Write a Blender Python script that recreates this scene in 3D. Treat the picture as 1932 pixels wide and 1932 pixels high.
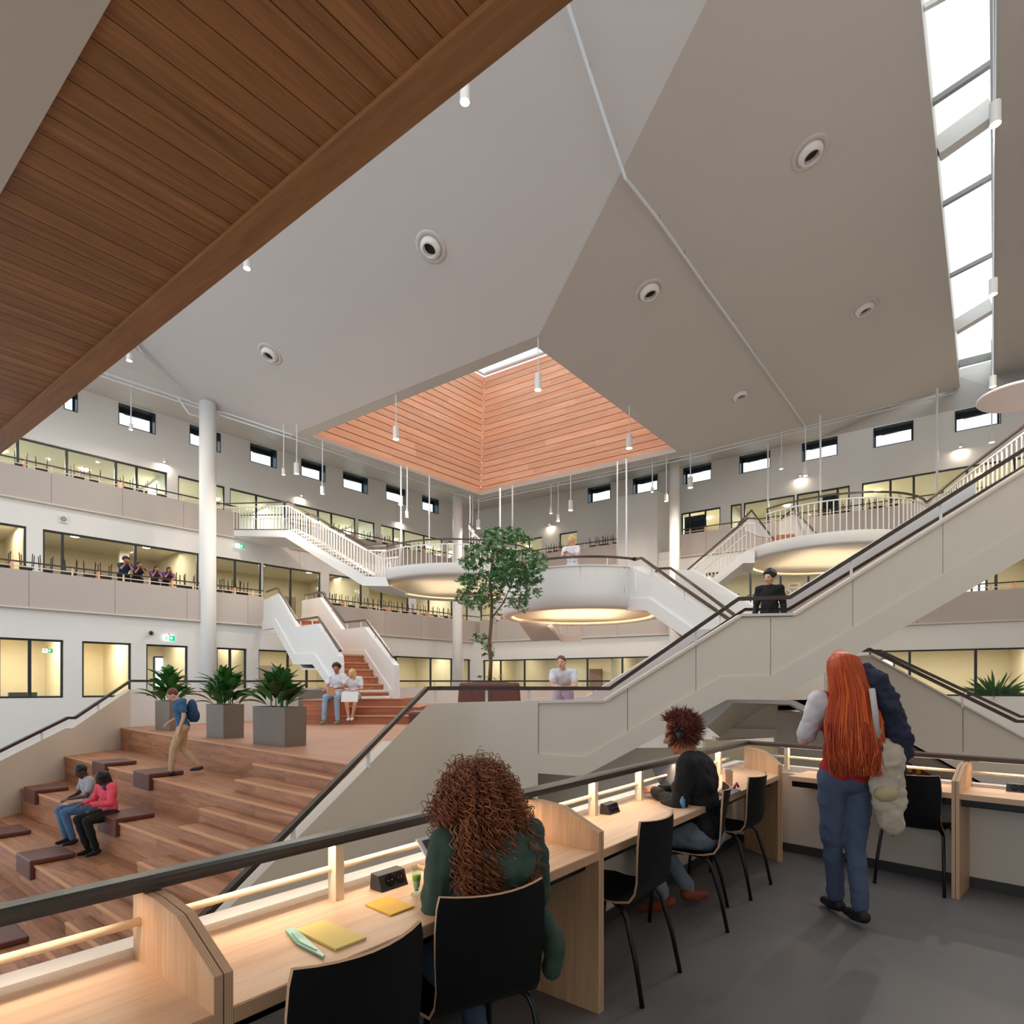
import bpy, math, random
from mathutils import Vector, Matrix, Euler
V = Vector
S = bpy.context.scene
C = S.collection
RNG = random.Random(7)
for o in list(bpy.data.objects): bpy.data.objects.remove(o)

# ---------------------------------------------------------------- camera, sky, exposure
F, CX, CY, H = 1120.0, 966.0, 1296.0, 1.47      # focal length (px of a 1932 frame), principal point, eye height
cam = bpy.data.cameras.new('camera'); camo = bpy.data.objects.new('camera', cam); C.objects.link(camo)
camo.location = (0, 0, H); camo.rotation_euler = (math.pi/2, 0, 0)
cam.sensor_width = 36; cam.lens = 36*F/1932; cam.shift_y = (CY-966)/1932; cam.clip_end = 300; cam.clip_start = .05
S.camera = camo
S.view_settings.view_transform = 'Standard'; S.view_settings.look = 'None'
S.view_settings.exposure = EXPOSURE = 0.03; S.view_settings.gamma = 1; S.view_settings.use_curve_mapping = False
w = bpy.data.worlds.new('sky'); S.world = w; w.use_nodes = True
bgn = w.node_tree.nodes['Background']; bgn.inputs[0].default_value = (.82, .915, 1, 1); bgn.inputs[1].default_value = 1.5
sun = bpy.data.lights.new('sun', 'SUN'); sun.energy = 3.0; sun.angle = .01; sun.color = (1, .93, .82)
suno = bpy.data.objects.new('sun', sun); C.objects.link(suno)
suno.rotation_euler = V((-.50, .78, .36)).to_track_quat('Z', 'Y').to_euler()   # low sun beyond the left wall

def area(loc, size, energy, color=(1, .84, .66), dirv=(0, 0, -1), sy=None):
    l = bpy.data.lights.new('lamp_light', 'AREA'); l.energy = energy; l.color = color; l.size = size
    if sy: l.shape = 'RECTANGLE'; l.size_y = sy
    o = bpy.data.objects.new('lamp_light', l); C.objects.link(o); o.location = loc
    o.rotation_euler = V(dirv).to_track_quat('-Z', 'Y').to_euler(); return o

# ---------------------------------------------------------------- rays and planes
def ray(px, py): return V(((px-CX)/F, 1, (CY-py)/F))
CAMP = V((0, 0, H))
def AT(px, py, Y): return CAMP + ray(px, py)*Y
def PZ(px, py, z): return CAMP + ray(px, py)*((z-H)/ray(px, py).z)
class Plane:
    def __init__(s, p, n): s.p = V(p); s.n = V(n).normalized()
    def at(s, px, py):
        r = ray(px, py); return CAMP + r*((s.p-CAMP).dot(s.n)/r.dot(s.n))
class Wall(Plane):                                   # vertical plane through two plan points
    def __init__(s, a, b):
        s.o = V((a[0], a[1], 0)); s.d = (V((b[0], b[1], 0))-s.o).normalized()
        Plane.__init__(s, s.o, s.d.cross(V((0, 0, 1))))
        if s.n.dot(s.o) > 0: s.n = -s.n                # n faces the camera
    def t(s, px):
        k = (px-CX)/F; return (k*s.o.y-s.o.x)/(s.d.x-k*s.d.y)
    def P(s, t, z, off=0): return s.o+s.d*t+V((0, 0, z))+s.n*off
    def pt(s, px, z, off=0): return s.P(s.t(px), z, off)

# ---------------------------------------------------------------- mesh helpers
class MB:
    def __init__(s): s.v = []; s.f = []; s.m = []
    def add(s, vs, fs, mi=0):
        b = len(s.v); s.v += [tuple(x) for x in vs]; s.f += [tuple(i+b for i in f) for f in fs]; s.m += [mi]*len(fs); return s
    def box(s, lo, hi, mi=0):
        x0, y0, z0 = lo; x1, y1, z1 = hi
        return s.add([(x0,y0,z0),(x1,y0,z0),(x1,y1,z0),(x0,y1,z0),(x0,y0,z1),(x1,y0,z1),(x1,y1,z1),(x0,y1,z1)],
                     [(0,3,2,1),(4,5,6,7),(0,1,5,4),(1,2,6,5),(2,3,7,6),(3,0,4,7)], mi)
    def prism(s, pts, ext, mi=0):
        n = len(pts); ext = V(ext); a = [V(p) for p in pts]; b = [p+ext for p in a]
        nrm = sum(((a[i]-a[0]).cross(a[i+1]-a[0]) for i in range(1, n-1)), V())
        if nrm.dot(ext) > 0: a, b = b, a
        return s.add(a+b, [tuple(range(n)), tuple(range(2*n-1, n-1, -1))]+[(i, i+n, (i+1) % n+n, (i+1) % n) for i in range(n)], mi)
    def bar(s, p, q, w, h, up=(0, 0, 1), mi=0, dz=0):   # rectangular bar centred on p-q
        p = V(p); q = V(q); d = (q-p).normalized(); up = V(up)
        if abs(d.dot(up)) > .99: up = V((1, 0, 0))
        r = d.cross(up).normalized(); u = r.cross(d)
        c = [r*(i*w/2)+u*(j*h/2+dz) for i, j in ((-1,-1),(1,-1),(1,1),(-1,1))]
        return s.add([p+x for x in c]+[q+x for x in c], [(0,1,2,3),(7,6,5,4),(0,4,5,1),(1,5,6,2),(2,6,7,3),(3,7,4,0)], mi)
    def path(s, pts, w, h, mi=0, up=(0, 0, 1)):        # mitred rectangular sweep
        pts = [V(p) for p in pts]; up = V(up); rings = []
        for i, p in enumerate(pts):
            a = (pts[i]-pts[i-1]).normalized() if i else None
            b = (pts[i+1]-pts[i]).normalized() if i < len(pts)-1 else None
            d = ((a or b)+(b or a)).normalized(); rr = d.cross(up).normalized(); uu = rr.cross(d).normalized()
            k = 1/max(.5, d.dot(a or b))
            rings.append([p+rr*(x*w/2*(1 if abs(d.z) > .01 else k))+uu*(y*h/2*k) for x, y in ((-1,-1),(1,-1),(1,1),(-1,1))])
        b0 = len(s.v); fs = [(0,1,2,3), tuple(4*(len(pts)-1)+j for j in (3,2,1,0))]
        for i in range(len(pts)-1):
            for j in range(4): fs.append((4*i+j, 4*i+4+j, 4*i+4+(j+1) % 4, 4*i+(j+1) % 4))
        return s.add([x for r in rings for x in r], fs, mi)
    def tube(s, pts, r, n=8, mi=0, cap=True):
        pts = [V(p) for p in pts]; rs = r if isinstance(r, (list, tuple)) else [r]*len(pts)
        vs = []; ref = None
        for i, p in enumerate(pts):
            d = (pts[min(i+1, len(pts)-1)]-pts[max(i-1, 0)]).normalized()
            if ref is None: ref = V((0, 0, 1)) if abs(d.z) < .9 else V((1, 0, 0))
            a = d.cross(ref).normalized(); b = a.cross(d).normalized(); ref = b
            vs += [p+(a*math.cos(t)+b*math.sin(t))*rs[i] for t in (2*math.pi*k/n for k in range(n))]
        fs = [(i*n+k, i*n+(k+1) % n, i*n+n+(k+1) % n, i*n+n+k) for i in range(len(pts)-1) for k in range(n)]
        if cap: fs += [tuple(range(n-1, -1, -1)), tuple((len(pts)-1)*n+k for k in range(n))]
        return s.add(vs, fs, mi)
    def ell(s, c, r, rot=None, n=12, m=8, mi=0):
        c = V(c); vs = [(0, 0, -1)]
        for j in range(1, m):
            ph = -math.pi/2+math.pi*j/m
            vs += [(math.cos(ph)*math.cos(2*math.pi*k/n), math.cos(ph)*math.sin(2*math.pi*k/n), math.sin(ph)) for k in range(n)]
        vs.append((0, 0, 1)); R = rot or Matrix.Identity(3); r = (r, r, r) if isinstance(r, (int, float)) else r
        vs = [c+R @ V((x*r[0], y*r[1], z*r[2])) for x, y, z in vs]
        fs = [(0, 1+(k+1) % n, 1+k) for k in range(n)]
        for j in range(m-2): fs += [(1+j*n+k, 1+j*n+(k+1) % n, 1+j*n+n+(k+1) % n, 1+j*n+n+k) for k in range(n)]
        L = len(vs)-1; fs += [(L, 1+(m-2)*n+k, 1+(m-2)*n+(k+1) % n) for k in range(n)]
        return s.add(vs, fs, mi)
    def lathe(s, prof, n=24, c=(0, 0, 0), mi=0):
        c = V(c); vs = []; fs = []
        for r, z in prof: vs += [c+V((r*math.cos(2*math.pi*k/n), r*math.sin(2*math.pi*k/n), z)) for k in range(n)]
        for i in range(len(prof)-1): fs += [(i*n+k, i*n+(k+1) % n, i*n+n+(k+1) % n, i*n+n+k) for k in range(n)]
        return s.add(vs, fs, mi)
    def build(s, name, mats, parent=None, smooth=False, bevel=0, matrix=None):
        me = bpy.data.meshes.new(name); me.from_pydata(s.v, [], s.f); 
        if matrix is not None: me.transform(matrix)
        mats = mats if isinstance(mats, (list, tuple)) else [mats]
        for m in mats: me.materials.append(m)
        me.polygons.foreach_set('material_index', s.m)
        if smooth: me.polygons.foreach_set('use_smooth', [True]*len(s.f))
        me.update()
        o = bpy.data.objects.new(name, me); C.objects.link(o)
        if parent: o.parent = parent
        if bevel:
            b = o.modifiers.new('bevel', 'BEVEL'); b.width = bevel; b.segments = 2; b.limit_method = 'ANGLE'
        if smooth == 2:
            for p in me.polygons: p.use_smooth = True
        return o
def tag(o, label=None, cat=None, group=None, kind=None):
    if label: o['label'] = label
    if cat: o['category'] = cat
    if group: o['group'] = group
    if kind: o['kind'] = kind
    return o
def empty(name, loc=(0, 0, 0), rz=0, **k):
    o = bpy.data.objects.new(name, None); C.objects.link(o); o.location = loc; o.rotation_euler = (0, 0, rz); o.empty_display_size = .1
    return tag(o, k.get('label'), k.get('cat'), k.get('group'), k.get('kind'))
def struct(o): o['kind'] = 'structure'; return o
def cp(o, parent=None, loc=None, rot=None):
    c = o.copy(); C.objects.link(c)
    if parent: c.parent = parent
    if loc is not None: c.location = loc
    if rot is not None: c.rotation_euler = rot
    for ch in list(KIDS.get(o.name, [])) or [x for x in o.children]: cp(ch, c)
    return c
KIDS = {}
def q(pts): return MB().add(pts, [tuple(range(len(pts)))])

# ---------------------------------------------------------------- materials
def lin(c): return tuple(((x/255)/12.92 if x/255 <= .04045 else ((x/255+.055)/1.055)**2.4) for x in c)+(1,)
def mat(name, rgb, rough=.6, metal=0, spec=.5, noise=0, nscale=3, bump=0, bscale=200, emit=None, es=1, coat=0):
    m = bpy.data.materials.new(name); m.use_nodes = True; nt = m.node_tree; b = nt.nodes['Principled BSDF']
    col = lin(rgb); b.inputs['Base Color'].default_value = col; b.inputs['Roughness'].default_value = rough
    b.inputs['Metallic'].default_value = metal; b.inputs['Specular IOR Level'].default_value = spec; b.inputs['Coat Weight'].default_value = coat
    tc = nt.nodes.new('ShaderNodeTexCoord')
    if noise:
        n = nt.nodes.new('ShaderNodeTexNoise'); n.inputs['Scale'].default_value = nscale; n.inputs['Detail'].default_value = 6
        nt.links.new(tc.outputs['Object'], n.inputs['Vector'])
        r = nt.nodes.new('ShaderNodeMix'); r.data_type = 'RGBA'
        r.inputs[6].default_value = tuple(x*(1-noise) for x in col[:3])+(1,); r.inputs[7].default_value = tuple(min(1, x*(1+noise)) for x in col[:3])+(1,)
        nt.links.new(n.outputs['Fac'], r.inputs[0]); nt.links.new(r.outputs[2], b.inputs['Base Color'])
    if bump:
        n = nt.nodes.new('ShaderNodeTexNoise'); n.inputs['Scale'].default_value = bscale; n.inputs['Detail'].default_value = 3
        nt.links.new(tc.outputs['Object'], n.inputs['Vector'])
        bp = nt.nodes.new('ShaderNodeBump'); bp.inputs['Strength'].default_value = bump; bp.inputs['Distance'].default_value = .01
        nt.links.new(n.outputs['Fac'], bp.inputs['Height']); nt.links.new(bp.outputs[0], b.inputs['Normal'])
    if emit: b.inputs['Emission Color'].default_value = lin(emit); b.inputs['Emission Strength'].default_value = es
    return m
def wood(name, c1, c2, axis, rough=.5, stretch=14, scale=1.0, vary=.25, vert=False):
    # grain runs along `axis` (world direction in object space); colour varies per object too
    m = bpy.data.materials.new(name); m.use_nodes = True; nt = m.node_tree; b = nt.nodes['Principled BSDF']; N = nt.nodes.new; L = nt.links.new
    tc = N('ShaderNodeTexCoord'); oi = N('ShaderNodeObjectInfo')
    ax = V(axis).normalized(); ang = math.atan2(ax.y, ax.x)
    rot = N('ShaderNodeVectorRotate'); rot.rotation_type = 'Z_AXIS'; rot.inputs['Angle'].default_value = -ang
    L(tc.outputs['Object'], rot.inputs['Vector'])
    mp = N('ShaderNodeMapping'); mp.inputs['Scale'].default_value = (scale*stretch, scale*stretch, scale) if vert else (scale, scale*stretch, scale*stretch); L(rot.outputs[0], mp.inputs['Vector'])
    off = N('ShaderNodeVectorMath'); off.operation = 'MULTIPLY_ADD'; L(oi.outputs['Random'], off.inputs[0]); off.inputs[1].default_value = (37, 91, 53); L(mp.outputs[0], off.inputs[2])
    n1 = N('ShaderNodeTexNoise'); n1.inputs['Scale'].default_value = 1.3; n1.inputs['Detail'].default_value = 8; n1.inputs['Distortion'].default_value = .8; L(off.outputs[0], n1.inputs['Vector'])
    wv = N('ShaderNodeTexNoise'); wv.inputs['Scale'].default_value = 9; wv.inputs['Detail'].default_value = 4; L(off.outputs[0], wv.inputs['Vector'])
    mx = N('ShaderNodeMath'); mx.operation = 'MULTIPLY_ADD'; L(wv.outputs['Fac'], mx.inputs[0]); mx.inputs[1].default_value = .45; L(n1.outputs['Fac'], mx.inputs[2])
    cr = N('ShaderNodeValToRGB'); cr.color_ramp.elements[0].position = .45; cr.color_ramp.elements[1].position = .95
    cr.color_ramp.elements[0].color = lin(c2); cr.color_ramp.elements[1].color = lin(c1); L(mx.outputs[0], cr.inputs[0])
    hs = N('ShaderNodeHueSaturation'); mv = N('ShaderNodeMapRange'); L(oi.outputs['Random'], mv.inputs[0]); mv.inputs[3].default_value = 1-vary; mv.inputs[4].default_value = 1+vary
    L(mv.outputs[0], hs.inputs['Value']); L(cr.outputs[0], hs.inputs['Color']); L(hs.outputs[0], b.inputs['Base Color']); b.inputs['Roughness'].default_value = rough
    bp = N('ShaderNodeBump'); bp.inputs['Strength'].default_value = .12; bp.inputs['Distance'].default_value = .004; L(mx.outputs[0], bp.inputs['Height']); L(bp.outputs[0], b.inputs['Normal'])
    return m
def glassm(name, tint=(246, 250, 250), refl=.12):
    m = bpy.data.materials.new(name); m.use_nodes = True; nt = m.node_tree; nt.nodes.clear(); N = nt.nodes.new
    o = N('ShaderNodeOutputMaterial'); t = N('ShaderNodeBsdfTransparent'); g = N('ShaderNodeBsdfGlossy'); g.inputs['Roughness'].default_value = .02
    t.inputs[0].default_value = lin(tint); x = N('ShaderNodeMixShader'); fr = N('ShaderNodeFresnel'); fr.inputs[0].default_value = 1.5
    ge = N('ShaderNodeNewGeometry'); mt = N('ShaderNodeMath'); mt.operation = 'SUBTRACT'; mt.inputs[0].default_value = 1; mu = N('ShaderNodeMath'); mu.operation = 'MULTIPLY'
    nt.links.new(ge.outputs['Backfacing'], mt.inputs[1]); nt.links.new(mt.outputs[0], mu.inputs[0]); nt.links.new(fr.outputs[0], mu.inputs[1]); nt.links.new(mu.outputs[0], x.inputs[0]); nt.links.new(t.outputs[0], x.inputs[1]); nt.links.new(g.outputs[0], x.inputs[2]); nt.links.new(x.outputs[0], o.inputs[0]); return m

U = V((.645, .764, 0)).normalized(); Vd = V((-.82, .572, 0)).normalized()      # the two plan directions of the building
UD = V((.624, .781, 0)).normalized(); WD = V((-.781, .624, 0)).normalized()      # desk row direction, and across it
M = dict(
 white=mat('white_paint', (230, 227, 223), .55, noise=.03, nscale=.7), ceil=mat('ceiling_paint', (203, 197, 192), .5, noise=.02, nscale=.4),
 steel=mat('white_lacquer', (234, 228, 222), .3), cream=mat('cream_paint', (218, 206, 190), .5, noise=.03, nscale=1),
 fabric=mat('acoustic_felt', (190, 179, 172), .9, bump=.25, bscale=160, noise=.05, nscale=60),
 dark=mat('anthracite_frame', (38, 42, 44), .35), black=mat('black_steel', (10, 10, 10), .35), shell=mat('black_laminate', (10, 10, 11), .55, spec=.25),
 rail=wood('rail_oak', (78, 60, 50), (44, 34, 29), (1, 0, 0), .35, vary=0), soffit=wood('oak_soffit', (176, 122, 74), (126, 82, 46), U, .5, vary=.12, scale=.8),
 beam=wood('oak_beam', (176, 124, 78), (142, 96, 58), Vd, .45, vary=.03), larchl=wood('larch_left', (250, 206, 174), (238, 172, 132), U, .6, vary=.10, scale=.35), larchr=wood('larch_right', (250, 206, 174), (238, 172, 132), Vd, .6, vary=.10, scale=.35),
 tier=wood('oak_floor', (190, 132, 94), (132, 84, 54), (.79, -.61, 0), .5, vary=.10, scale=.6), tread=wood('tread_oak', (196, 124, 90), (150, 88, 62), (1, 0, 0), .5, vary=.06, scale=.6),
 desk=wood('desk_oak', (236, 202, 170), (216, 174, 138), UD, .4, vary=.03, stretch=18), desk2=wood('desk_oak_side', (236, 202, 170), (216, 174, 138), (.69, -.72, 0), .4, vary=.02, stretch=18),
 ply=wood('panel_oak', (228, 188, 148), (200, 154, 114), (1, 0, 0), .45, vary=.03, vert=True, stretch=22), plye=mat('ply_edge', (206, 166, 128), .6, noise=.2, nscale=60), plyd=mat('ply_dark_layer', (110, 78, 56), .7),
 lino=mat('grey_linoleum', (112, 108, 107), .42, noise=.16, nscale=2.2), leather=mat('brown_leather', (98, 54, 44), .45, bump=.15, bscale=120, noise=.12, nscale=8),
 planter=mat('grey_planter', (120, 108, 96), .5, noise=.08, nscale=6), leaf=mat('leaf_green', (58, 112, 50), .4, noise=.35, nscale=5), leaf2=mat('tree_leaf', (78, 122, 70), .45, noise=.3, nscale=7),
 bark=mat('bark', (120, 92, 74), .8, noise=.2, nscale=20), soil=mat('soil', (52, 38, 30), .9), glass=glassm('window_glass'), gray=mat('grey_metal', (150, 150, 148), .4),
 roomw=mat('room_wall', (220, 206, 174), .8, noise=.03), roomc=mat('room_ceiling', (226, 216, 192), .8), roomt=mat('upper_room_wall', (222, 224, 206), .8), carpet=mat('room_floor', (92, 88, 84), .9),
 curtain=mat('dark_curtain', (48, 60, 68), .9), lampon=mat('lamp_glow', (255, 240, 220), .5, emit=(255, 226, 190), es=14), warmdisc=mat('warm_disc', (250, 236, 210), .7),
 green=mat('exit_green', (0, 150, 110), .5, emit=(0, 170, 125), es=1.1), signw=mat('exit_white', (250, 255, 250), .5, emit=(230, 255, 245), es=1.3), cable=mat('white_cable', (225, 230, 235), .4),
 strip=mat('led_strip', (255, 220, 180), .5, emit=(255, 214, 168), es=3))
# ---------------------------------------------------------------- main planes
PF = .60                     # platform level
R = 12.3                     # eaves / lantern rim level
GL = Wall((-17.25, 20.0), (-17.25+1.019, 20.0+1.12)); ML = Wall((-18.8, 21.8), (-18.8+1.019, 21.8+1.12)); TL = Wall((-19.66, 24.1), (-19.66+1.019, 24.1+1.12))
GR = Wall((-1.9, 36.0), (21.0, 24.2)); MR = Wall((.24, 37.8), (18.05, 26.7)); TR = Wall((4.9, 37.8), (20.4, 27.25))
def meet(a, b):
    d = a.d.x*b.d.y-a.d.y*b.d.x; w_ = b.o-a.o; return (w_.x*b.d.y-w_.y*b.d.x)/d
ZW = dict(pg=(4.17, 5.49), pm=(8.47, 9.71), gw=(1.08, 3.15), mw=(4.9, 7.52), tw=(9.15, 11.55), cl=(13.2, 14.1)); ZTOP = 14.2

def wall(name, W, t0, t1, z0, z1, ops, m, reveal=.18):
    """flat wall with real openings (ta,tb,za,zb[,depth]) and their reveals"""
    ts = sorted({t0, t1, *[x for o in ops for x in o[:2]]}); zs = sorted({z0, z1, *[x for o in ops for x in o[2:4]]}); mb = MB()
    for i in range(len(ts)-1):
        for j in range(len(zs)-1):
            a, b, c, d = ts[i], ts[i+1], zs[j], zs[j+1]; tm, zm = (a+b)/2, (c+d)/2
            if any(o[0] < tm < o[1] and o[2] < zm < o[3] for o in ops): continue
            mb.add([W.P(a, c), W.P(b, c), W.P(b, d), W.P(a, d)], [(0, 1, 2, 3)])
    for o in ops:
        a, b, c, d = o[:4]; k = o[4] if len(o) > 4 else reveal; mi = 1 if len(o) > 4 else 0
        f = [W.P(a, c), W.P(b, c), W.P(b, d), W.P(a, d)]; g = [p-W.n*k for p in f]
        mb.add(f+g, [(i, (i+1) % 4, (i+1) % 4+4, i+4) for i in range(4)], mi)
    return struct(mb.build(name, m if isinstance(m, list) else [m]))
WN = [0]; DN = [0]
def window(W, pxs, z0, z1, door=False, open_=None, rec=.10):
    ts = [W.t(x) for x in pxs]
    if door: DN[0] += 1; nm = f'door_{DN[0]}'
    else: WN[0] += 1; nm = f'window_{WN[0]}'
    mb = MB(); fw = .07
    def bar(a, b, c, d):
        lo = [W.P(a, c, -rec), W.P(b, c, -rec), W.P(b, d, -rec), W.P(a, d, -rec)]; mb.prism(lo, -W.n*.07)
    bar(ts[0], ts[-1], z1-fw, z1); bar(ts[0], ts[-1], z0, z0+fw)
    bar(ts[0], ts[0]+fw, z0+fw, z1-fw); bar(ts[-1]-fw, ts[-1], z0+fw, z1-fw)
    for t in ts[1:-1]: bar(t-fw*.7, t+fw*.7, z0+fw, z1-fw)
    o = struct(mb.build(nm, M['dark']))
    for i in range(len(ts)-1):
        a = ts[i]+(fw if i == 0 else fw*.7); b = ts[i+1]-(fw if i == len(ts)-2 else fw*.7)
        MB().prism([W.P(a, z0+fw, -rec-.03), W.P(b, z0+fw, -rec-.03), W.P(b, z1-fw, -rec-.03), W.P(a, z1-fw, -rec-.03)], -W.n*.01).build('pane', M['glass'], o)
    if door:
        MB().prism([W.P(ts[-1]-.16, z0+1.0, -rec+.05), W.P(ts[-1]-.12, z0+1.0, -rec+.05), W.P(ts[-1]-.12, z0+1.25, -rec+.05), W.P(ts[-1]-.16, z0+1.25, -rec+.05)], W.n*.03).build('handle', M['gray'], o)
    return o
def ops(W, lst, z): return [(W.t(a), W.t(b), z[0], z[1]) for a, b in lst]
tlG = meet(GL, GR); tlM = meet(ML, MR); tlT = meet(TL, TR); trG = meet(GR, GL); trM = meet(MR, ML); trT = meet(TR, TL)

WIN = []   # (wall, [px...], z0, z1, door)
g0, g1 = ZW['gw']; m0, m1 = ZW['mw']; t0_, t1_ = ZW['tw']
for p in ([-70, -2, 57, 120], [155, 248], [409, 436, 466], [488, 545, 581, 640], [743, 749, 815, 855], [875, 888]): WIN.append((GL, p, g0, g1, False))
WIN.append((GL, [276, 355], .66, g1, True))
for p in ([911, 943, 988, 1107, 1173, 1263],[1640, 1717, 1842, 1990]): WIN.append((GR, p, g0 if p[0] > 1500 else .95, g1-.06, False))
for p in ([-80, 50], [81, 119, 257, 376], [497, 550, 605.7], [621, 683, 722, 772], [785.6, 811, 855], [862, 884]): WIN.append((ML, p, m0, m1, False))
WIN.append((ML, [408, 445, 494], m0-.15, m1, True))
for p in ([905, 925], [1332, 1415, 1472, 1525, 1600], [1640, 1760, 1880, 1990]): WIN.append((MR, p, m0, m1, False))
for p in ([-60, 34, 127, 220, 259, 316], [434, 485, 540], [555, 602, 627, 672], [719, 744, 764, 802, 836], [846, 868]): WIN.append((TL, p, t0_, t1_, False))
WIN.append((TL, [336, 425], t0_, t1_, True)); WIN.append((TL, [676, 708], t0_, t1_, True))
for p in ([971, 997, 1022.6], [1285, 1300, 1330, 1359], [1378, 1399], [1503, 1545, 1580, 1603], [1626, 1680, 1724, 1825, 1915, 1990]): WIN.append((TR, p, t0_, t1_, False))
WIN.append((TR, [1055, 1089], t0_, t1_, True)); WIN.append((TR, [1403, 1448, 1499], t0_, t1_, True))
CLL = [(122, 145), (225, 292), (359, 415), (473, 521), (569, 613), (648, 693), (729, 764), (797, 827)]
CLR = [(1110, 1151), (1195, 1240), (1290, 1341), (1396, 1452), (1514, 1579), (1649, 1722), (1803, 1887)]
def wops(W): return [(W.t(p[0]), W.t(p[-1]), a, b) for (w_, p, a, b, d) in WIN if w_ is W]
c0, c1 = ZW['cl']; REV = mat('reveal_metal', (62, 78, 90), .3, metal=.3)  # blue of the daylight is mixed into the dark reveal colour
wall('wall_left', GL, GL.t(-80), tlG, -3.7, ZW['pg'][0]+.02, wops(GL), M['white'])
wall('wall_left', ML, ML.t(-90), tlM, 4.7, ZW['pm'][0]+.02, wops(ML), M['white'])
wall('wall_left', TL, TL.t(-70), tlT, 8.9, ZTOP, wops(TL)+[(TL.t(a), TL.t(b), c0, c1, .55) for a, b in CLL], [M['white'], REV])
wall('wall_back', GR, trG, GR.t(2000), -3.7, ZW['pg'][0]+.02, wops(GR), M['white'])
wall('wall_back', MR, trM, MR.t(2000), 4.7, ZW['pm'][0]+.02, wops(MR), M['white'])
wall('wall_back', TR, trT, TR.t(2000), 8.9, ZTOP, wops(TR)+[(TR.t(a), TR.t(b), c0, c1, .55) for a, b in CLR], [M['white'], REV])
for W_, p, a, b, d in WIN: window(W_, p, a, b, d)
for W_, L_ in ((TL, CLL), (TR, CLR)):
    for a, b in L_:
        WN[0] += 1; ta, tb = W_.t(a), W_.t(b); mb = MB()
        for x0, x1, y0, y1 in ((ta, tb, c1-.06, c1), (ta, tb, c0, c0+.05), (ta, ta+.06, c0, c1), (tb-.06, tb, c0, c1)):
            mb.prism([W_.P(x0, y0, -.47), W_.P(x1, y0, -.47), W_.P(x1, y1, -.47), W_.P(x0, y1, -.47)], -W_.n*.06)
        for x0, x1, y0, y1 in ((ta-.03, tb+.03, c1, c1+.03), (ta-.03, tb+.03, c0-.03, c0), (ta-.03, ta, c0-.03, c1+.03), (tb, tb+.03, c0-.03, c1+.03)):
            mb.prism([W_.P(x0, y0, .012), W_.P(x1, y0, .012), W_.P(x1, y1, .012), W_.P(x0, y1, .012)], -W_.n*.03)
        o = struct(mb.build(f'window_{WN[0]}', M['dark']))
        MB().prism([W_.P(ta+.06, c1-.2, -.46), W_.P(tb-.06, c1-.2, -.46), W_.P(tb-.06, c1-.06, -.46), W_.P(ta+.06, c1-.06, -.46)], -W_.n*.04).build('header', M['dark'], o)
        MB().prism([W_.P(ta+.06, c0+.05, -.5), W_.P(tb-.06, c0+.05, -.5), W_.P(tb-.06, c1-.06, -.5), W_.P(ta+.06, c1-.06, -.5)], -W_.n*.01).build('pane', M['glass'], o)
        MB().bar(W_.P(ta+.3, c1-.24, -.42), W_.P(ta+(tb-ta)*.62, c1-.22, -.42), .035, .035).build('window_opener', M['gray'], o)
# rooms behind the glass
def room(W, ta, tb, z0, z1, dep, mw, cut=(), light=60, lc=(1, .92, .78), n=3, parts=()):
    mb = MB(); a, b = W.P(ta, 0, -.25), W.P(tb, 0, -.25); c, d = W.P(tb, 0, -dep), W.P(ta, 0, -dep); Z = lambda p, z: V((p.x, p.y, z))
    mb.add([Z(d, z0), Z(c, z0), Z(c, z1), Z(d, z1)], [(0, 1, 2, 3)], 0)
    mb.add([Z(a, z1), Z(b, z1), Z(c, z1), Z(d, z1)], [(0, 1, 2, 3)], 1); mb.add([Z(a, z0), Z(b, z0), Z(c, z0), Z(d, z0)], [(0, 3, 2, 1)], 2)
    for p, q_ in ((a, d), (b, c)): mb.add([Z(p, z0), Z(q_, z0), Z(q_, z1), Z(p, z1)], [(0, 1, 2, 3)], 0)
    for t in parts: mb.prism([W.P(t, z0, -.3), W.P(t+.1, z0, -.3), W.P(t+.1, z1, -.3), W.P(t, z1, -.3)], -W.n*(dep-.4), 0)
    struct(mb.build('wall_room', [mw, M['roomc'], M['carpet']]))
    for i in range(n):
        t = ta+(tb-ta)*(i+.5)/n; p = W.P(t, z1-.06, -dep*.5)
        lo = struct(MB().lathe([(0, 0), (.16, 0), (.16, .06), (0, .06)], 12, p-V((0, 0, .01))).build('ceiling_lamp', M['lampon'])); 
        area(p-V((0, 0, .08)), min(2.5, (tb-ta)/n*.7), light/n, lc)
room(GL, GL.t(-78), GL.t(262), .5, 3.6, 5, M['roomw'], light=330, n=4, parts=(GL.t(138),)); room(GL, GL.t(262)+.1, tlG-.02, .5, 3.6, 5.5, M['roomw'], light=520, n=6, parts=(GL.t(390), GL.t(480), GL.t(700)))
room(GR, trG+.3, GR.t(1400), .5, 3.6, 5, M['roomw'], light=380, n=5, parts=(GR.t(965), GR.t(1150))); room(GR, GR.t(1550), GR.t(2000), .5, 3.6, 7, M['roomw'], light=420, n=4)
room(ML, ML.t(-88), tlM-.02, 4.72, 8.2, 7, M['roomw'], light=900, n=9, parts=(ML.t(64), ML.t(392), ML.t(700)))
room(MR, trM+.3, MR.t(1990), 4.72, 8.2, 6, M['roomw'], light=700, n=7, parts=(MR.t(1300), MR.t(1620)))
room(TL, TL.t(-68), tlT-.02, 8.92, 11.9, 7, M['roomt'], light=2400, lc=(1, .97, .9), n=9, parts=(TL.t(326), TL.t(546), TL.t(712)))
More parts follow.
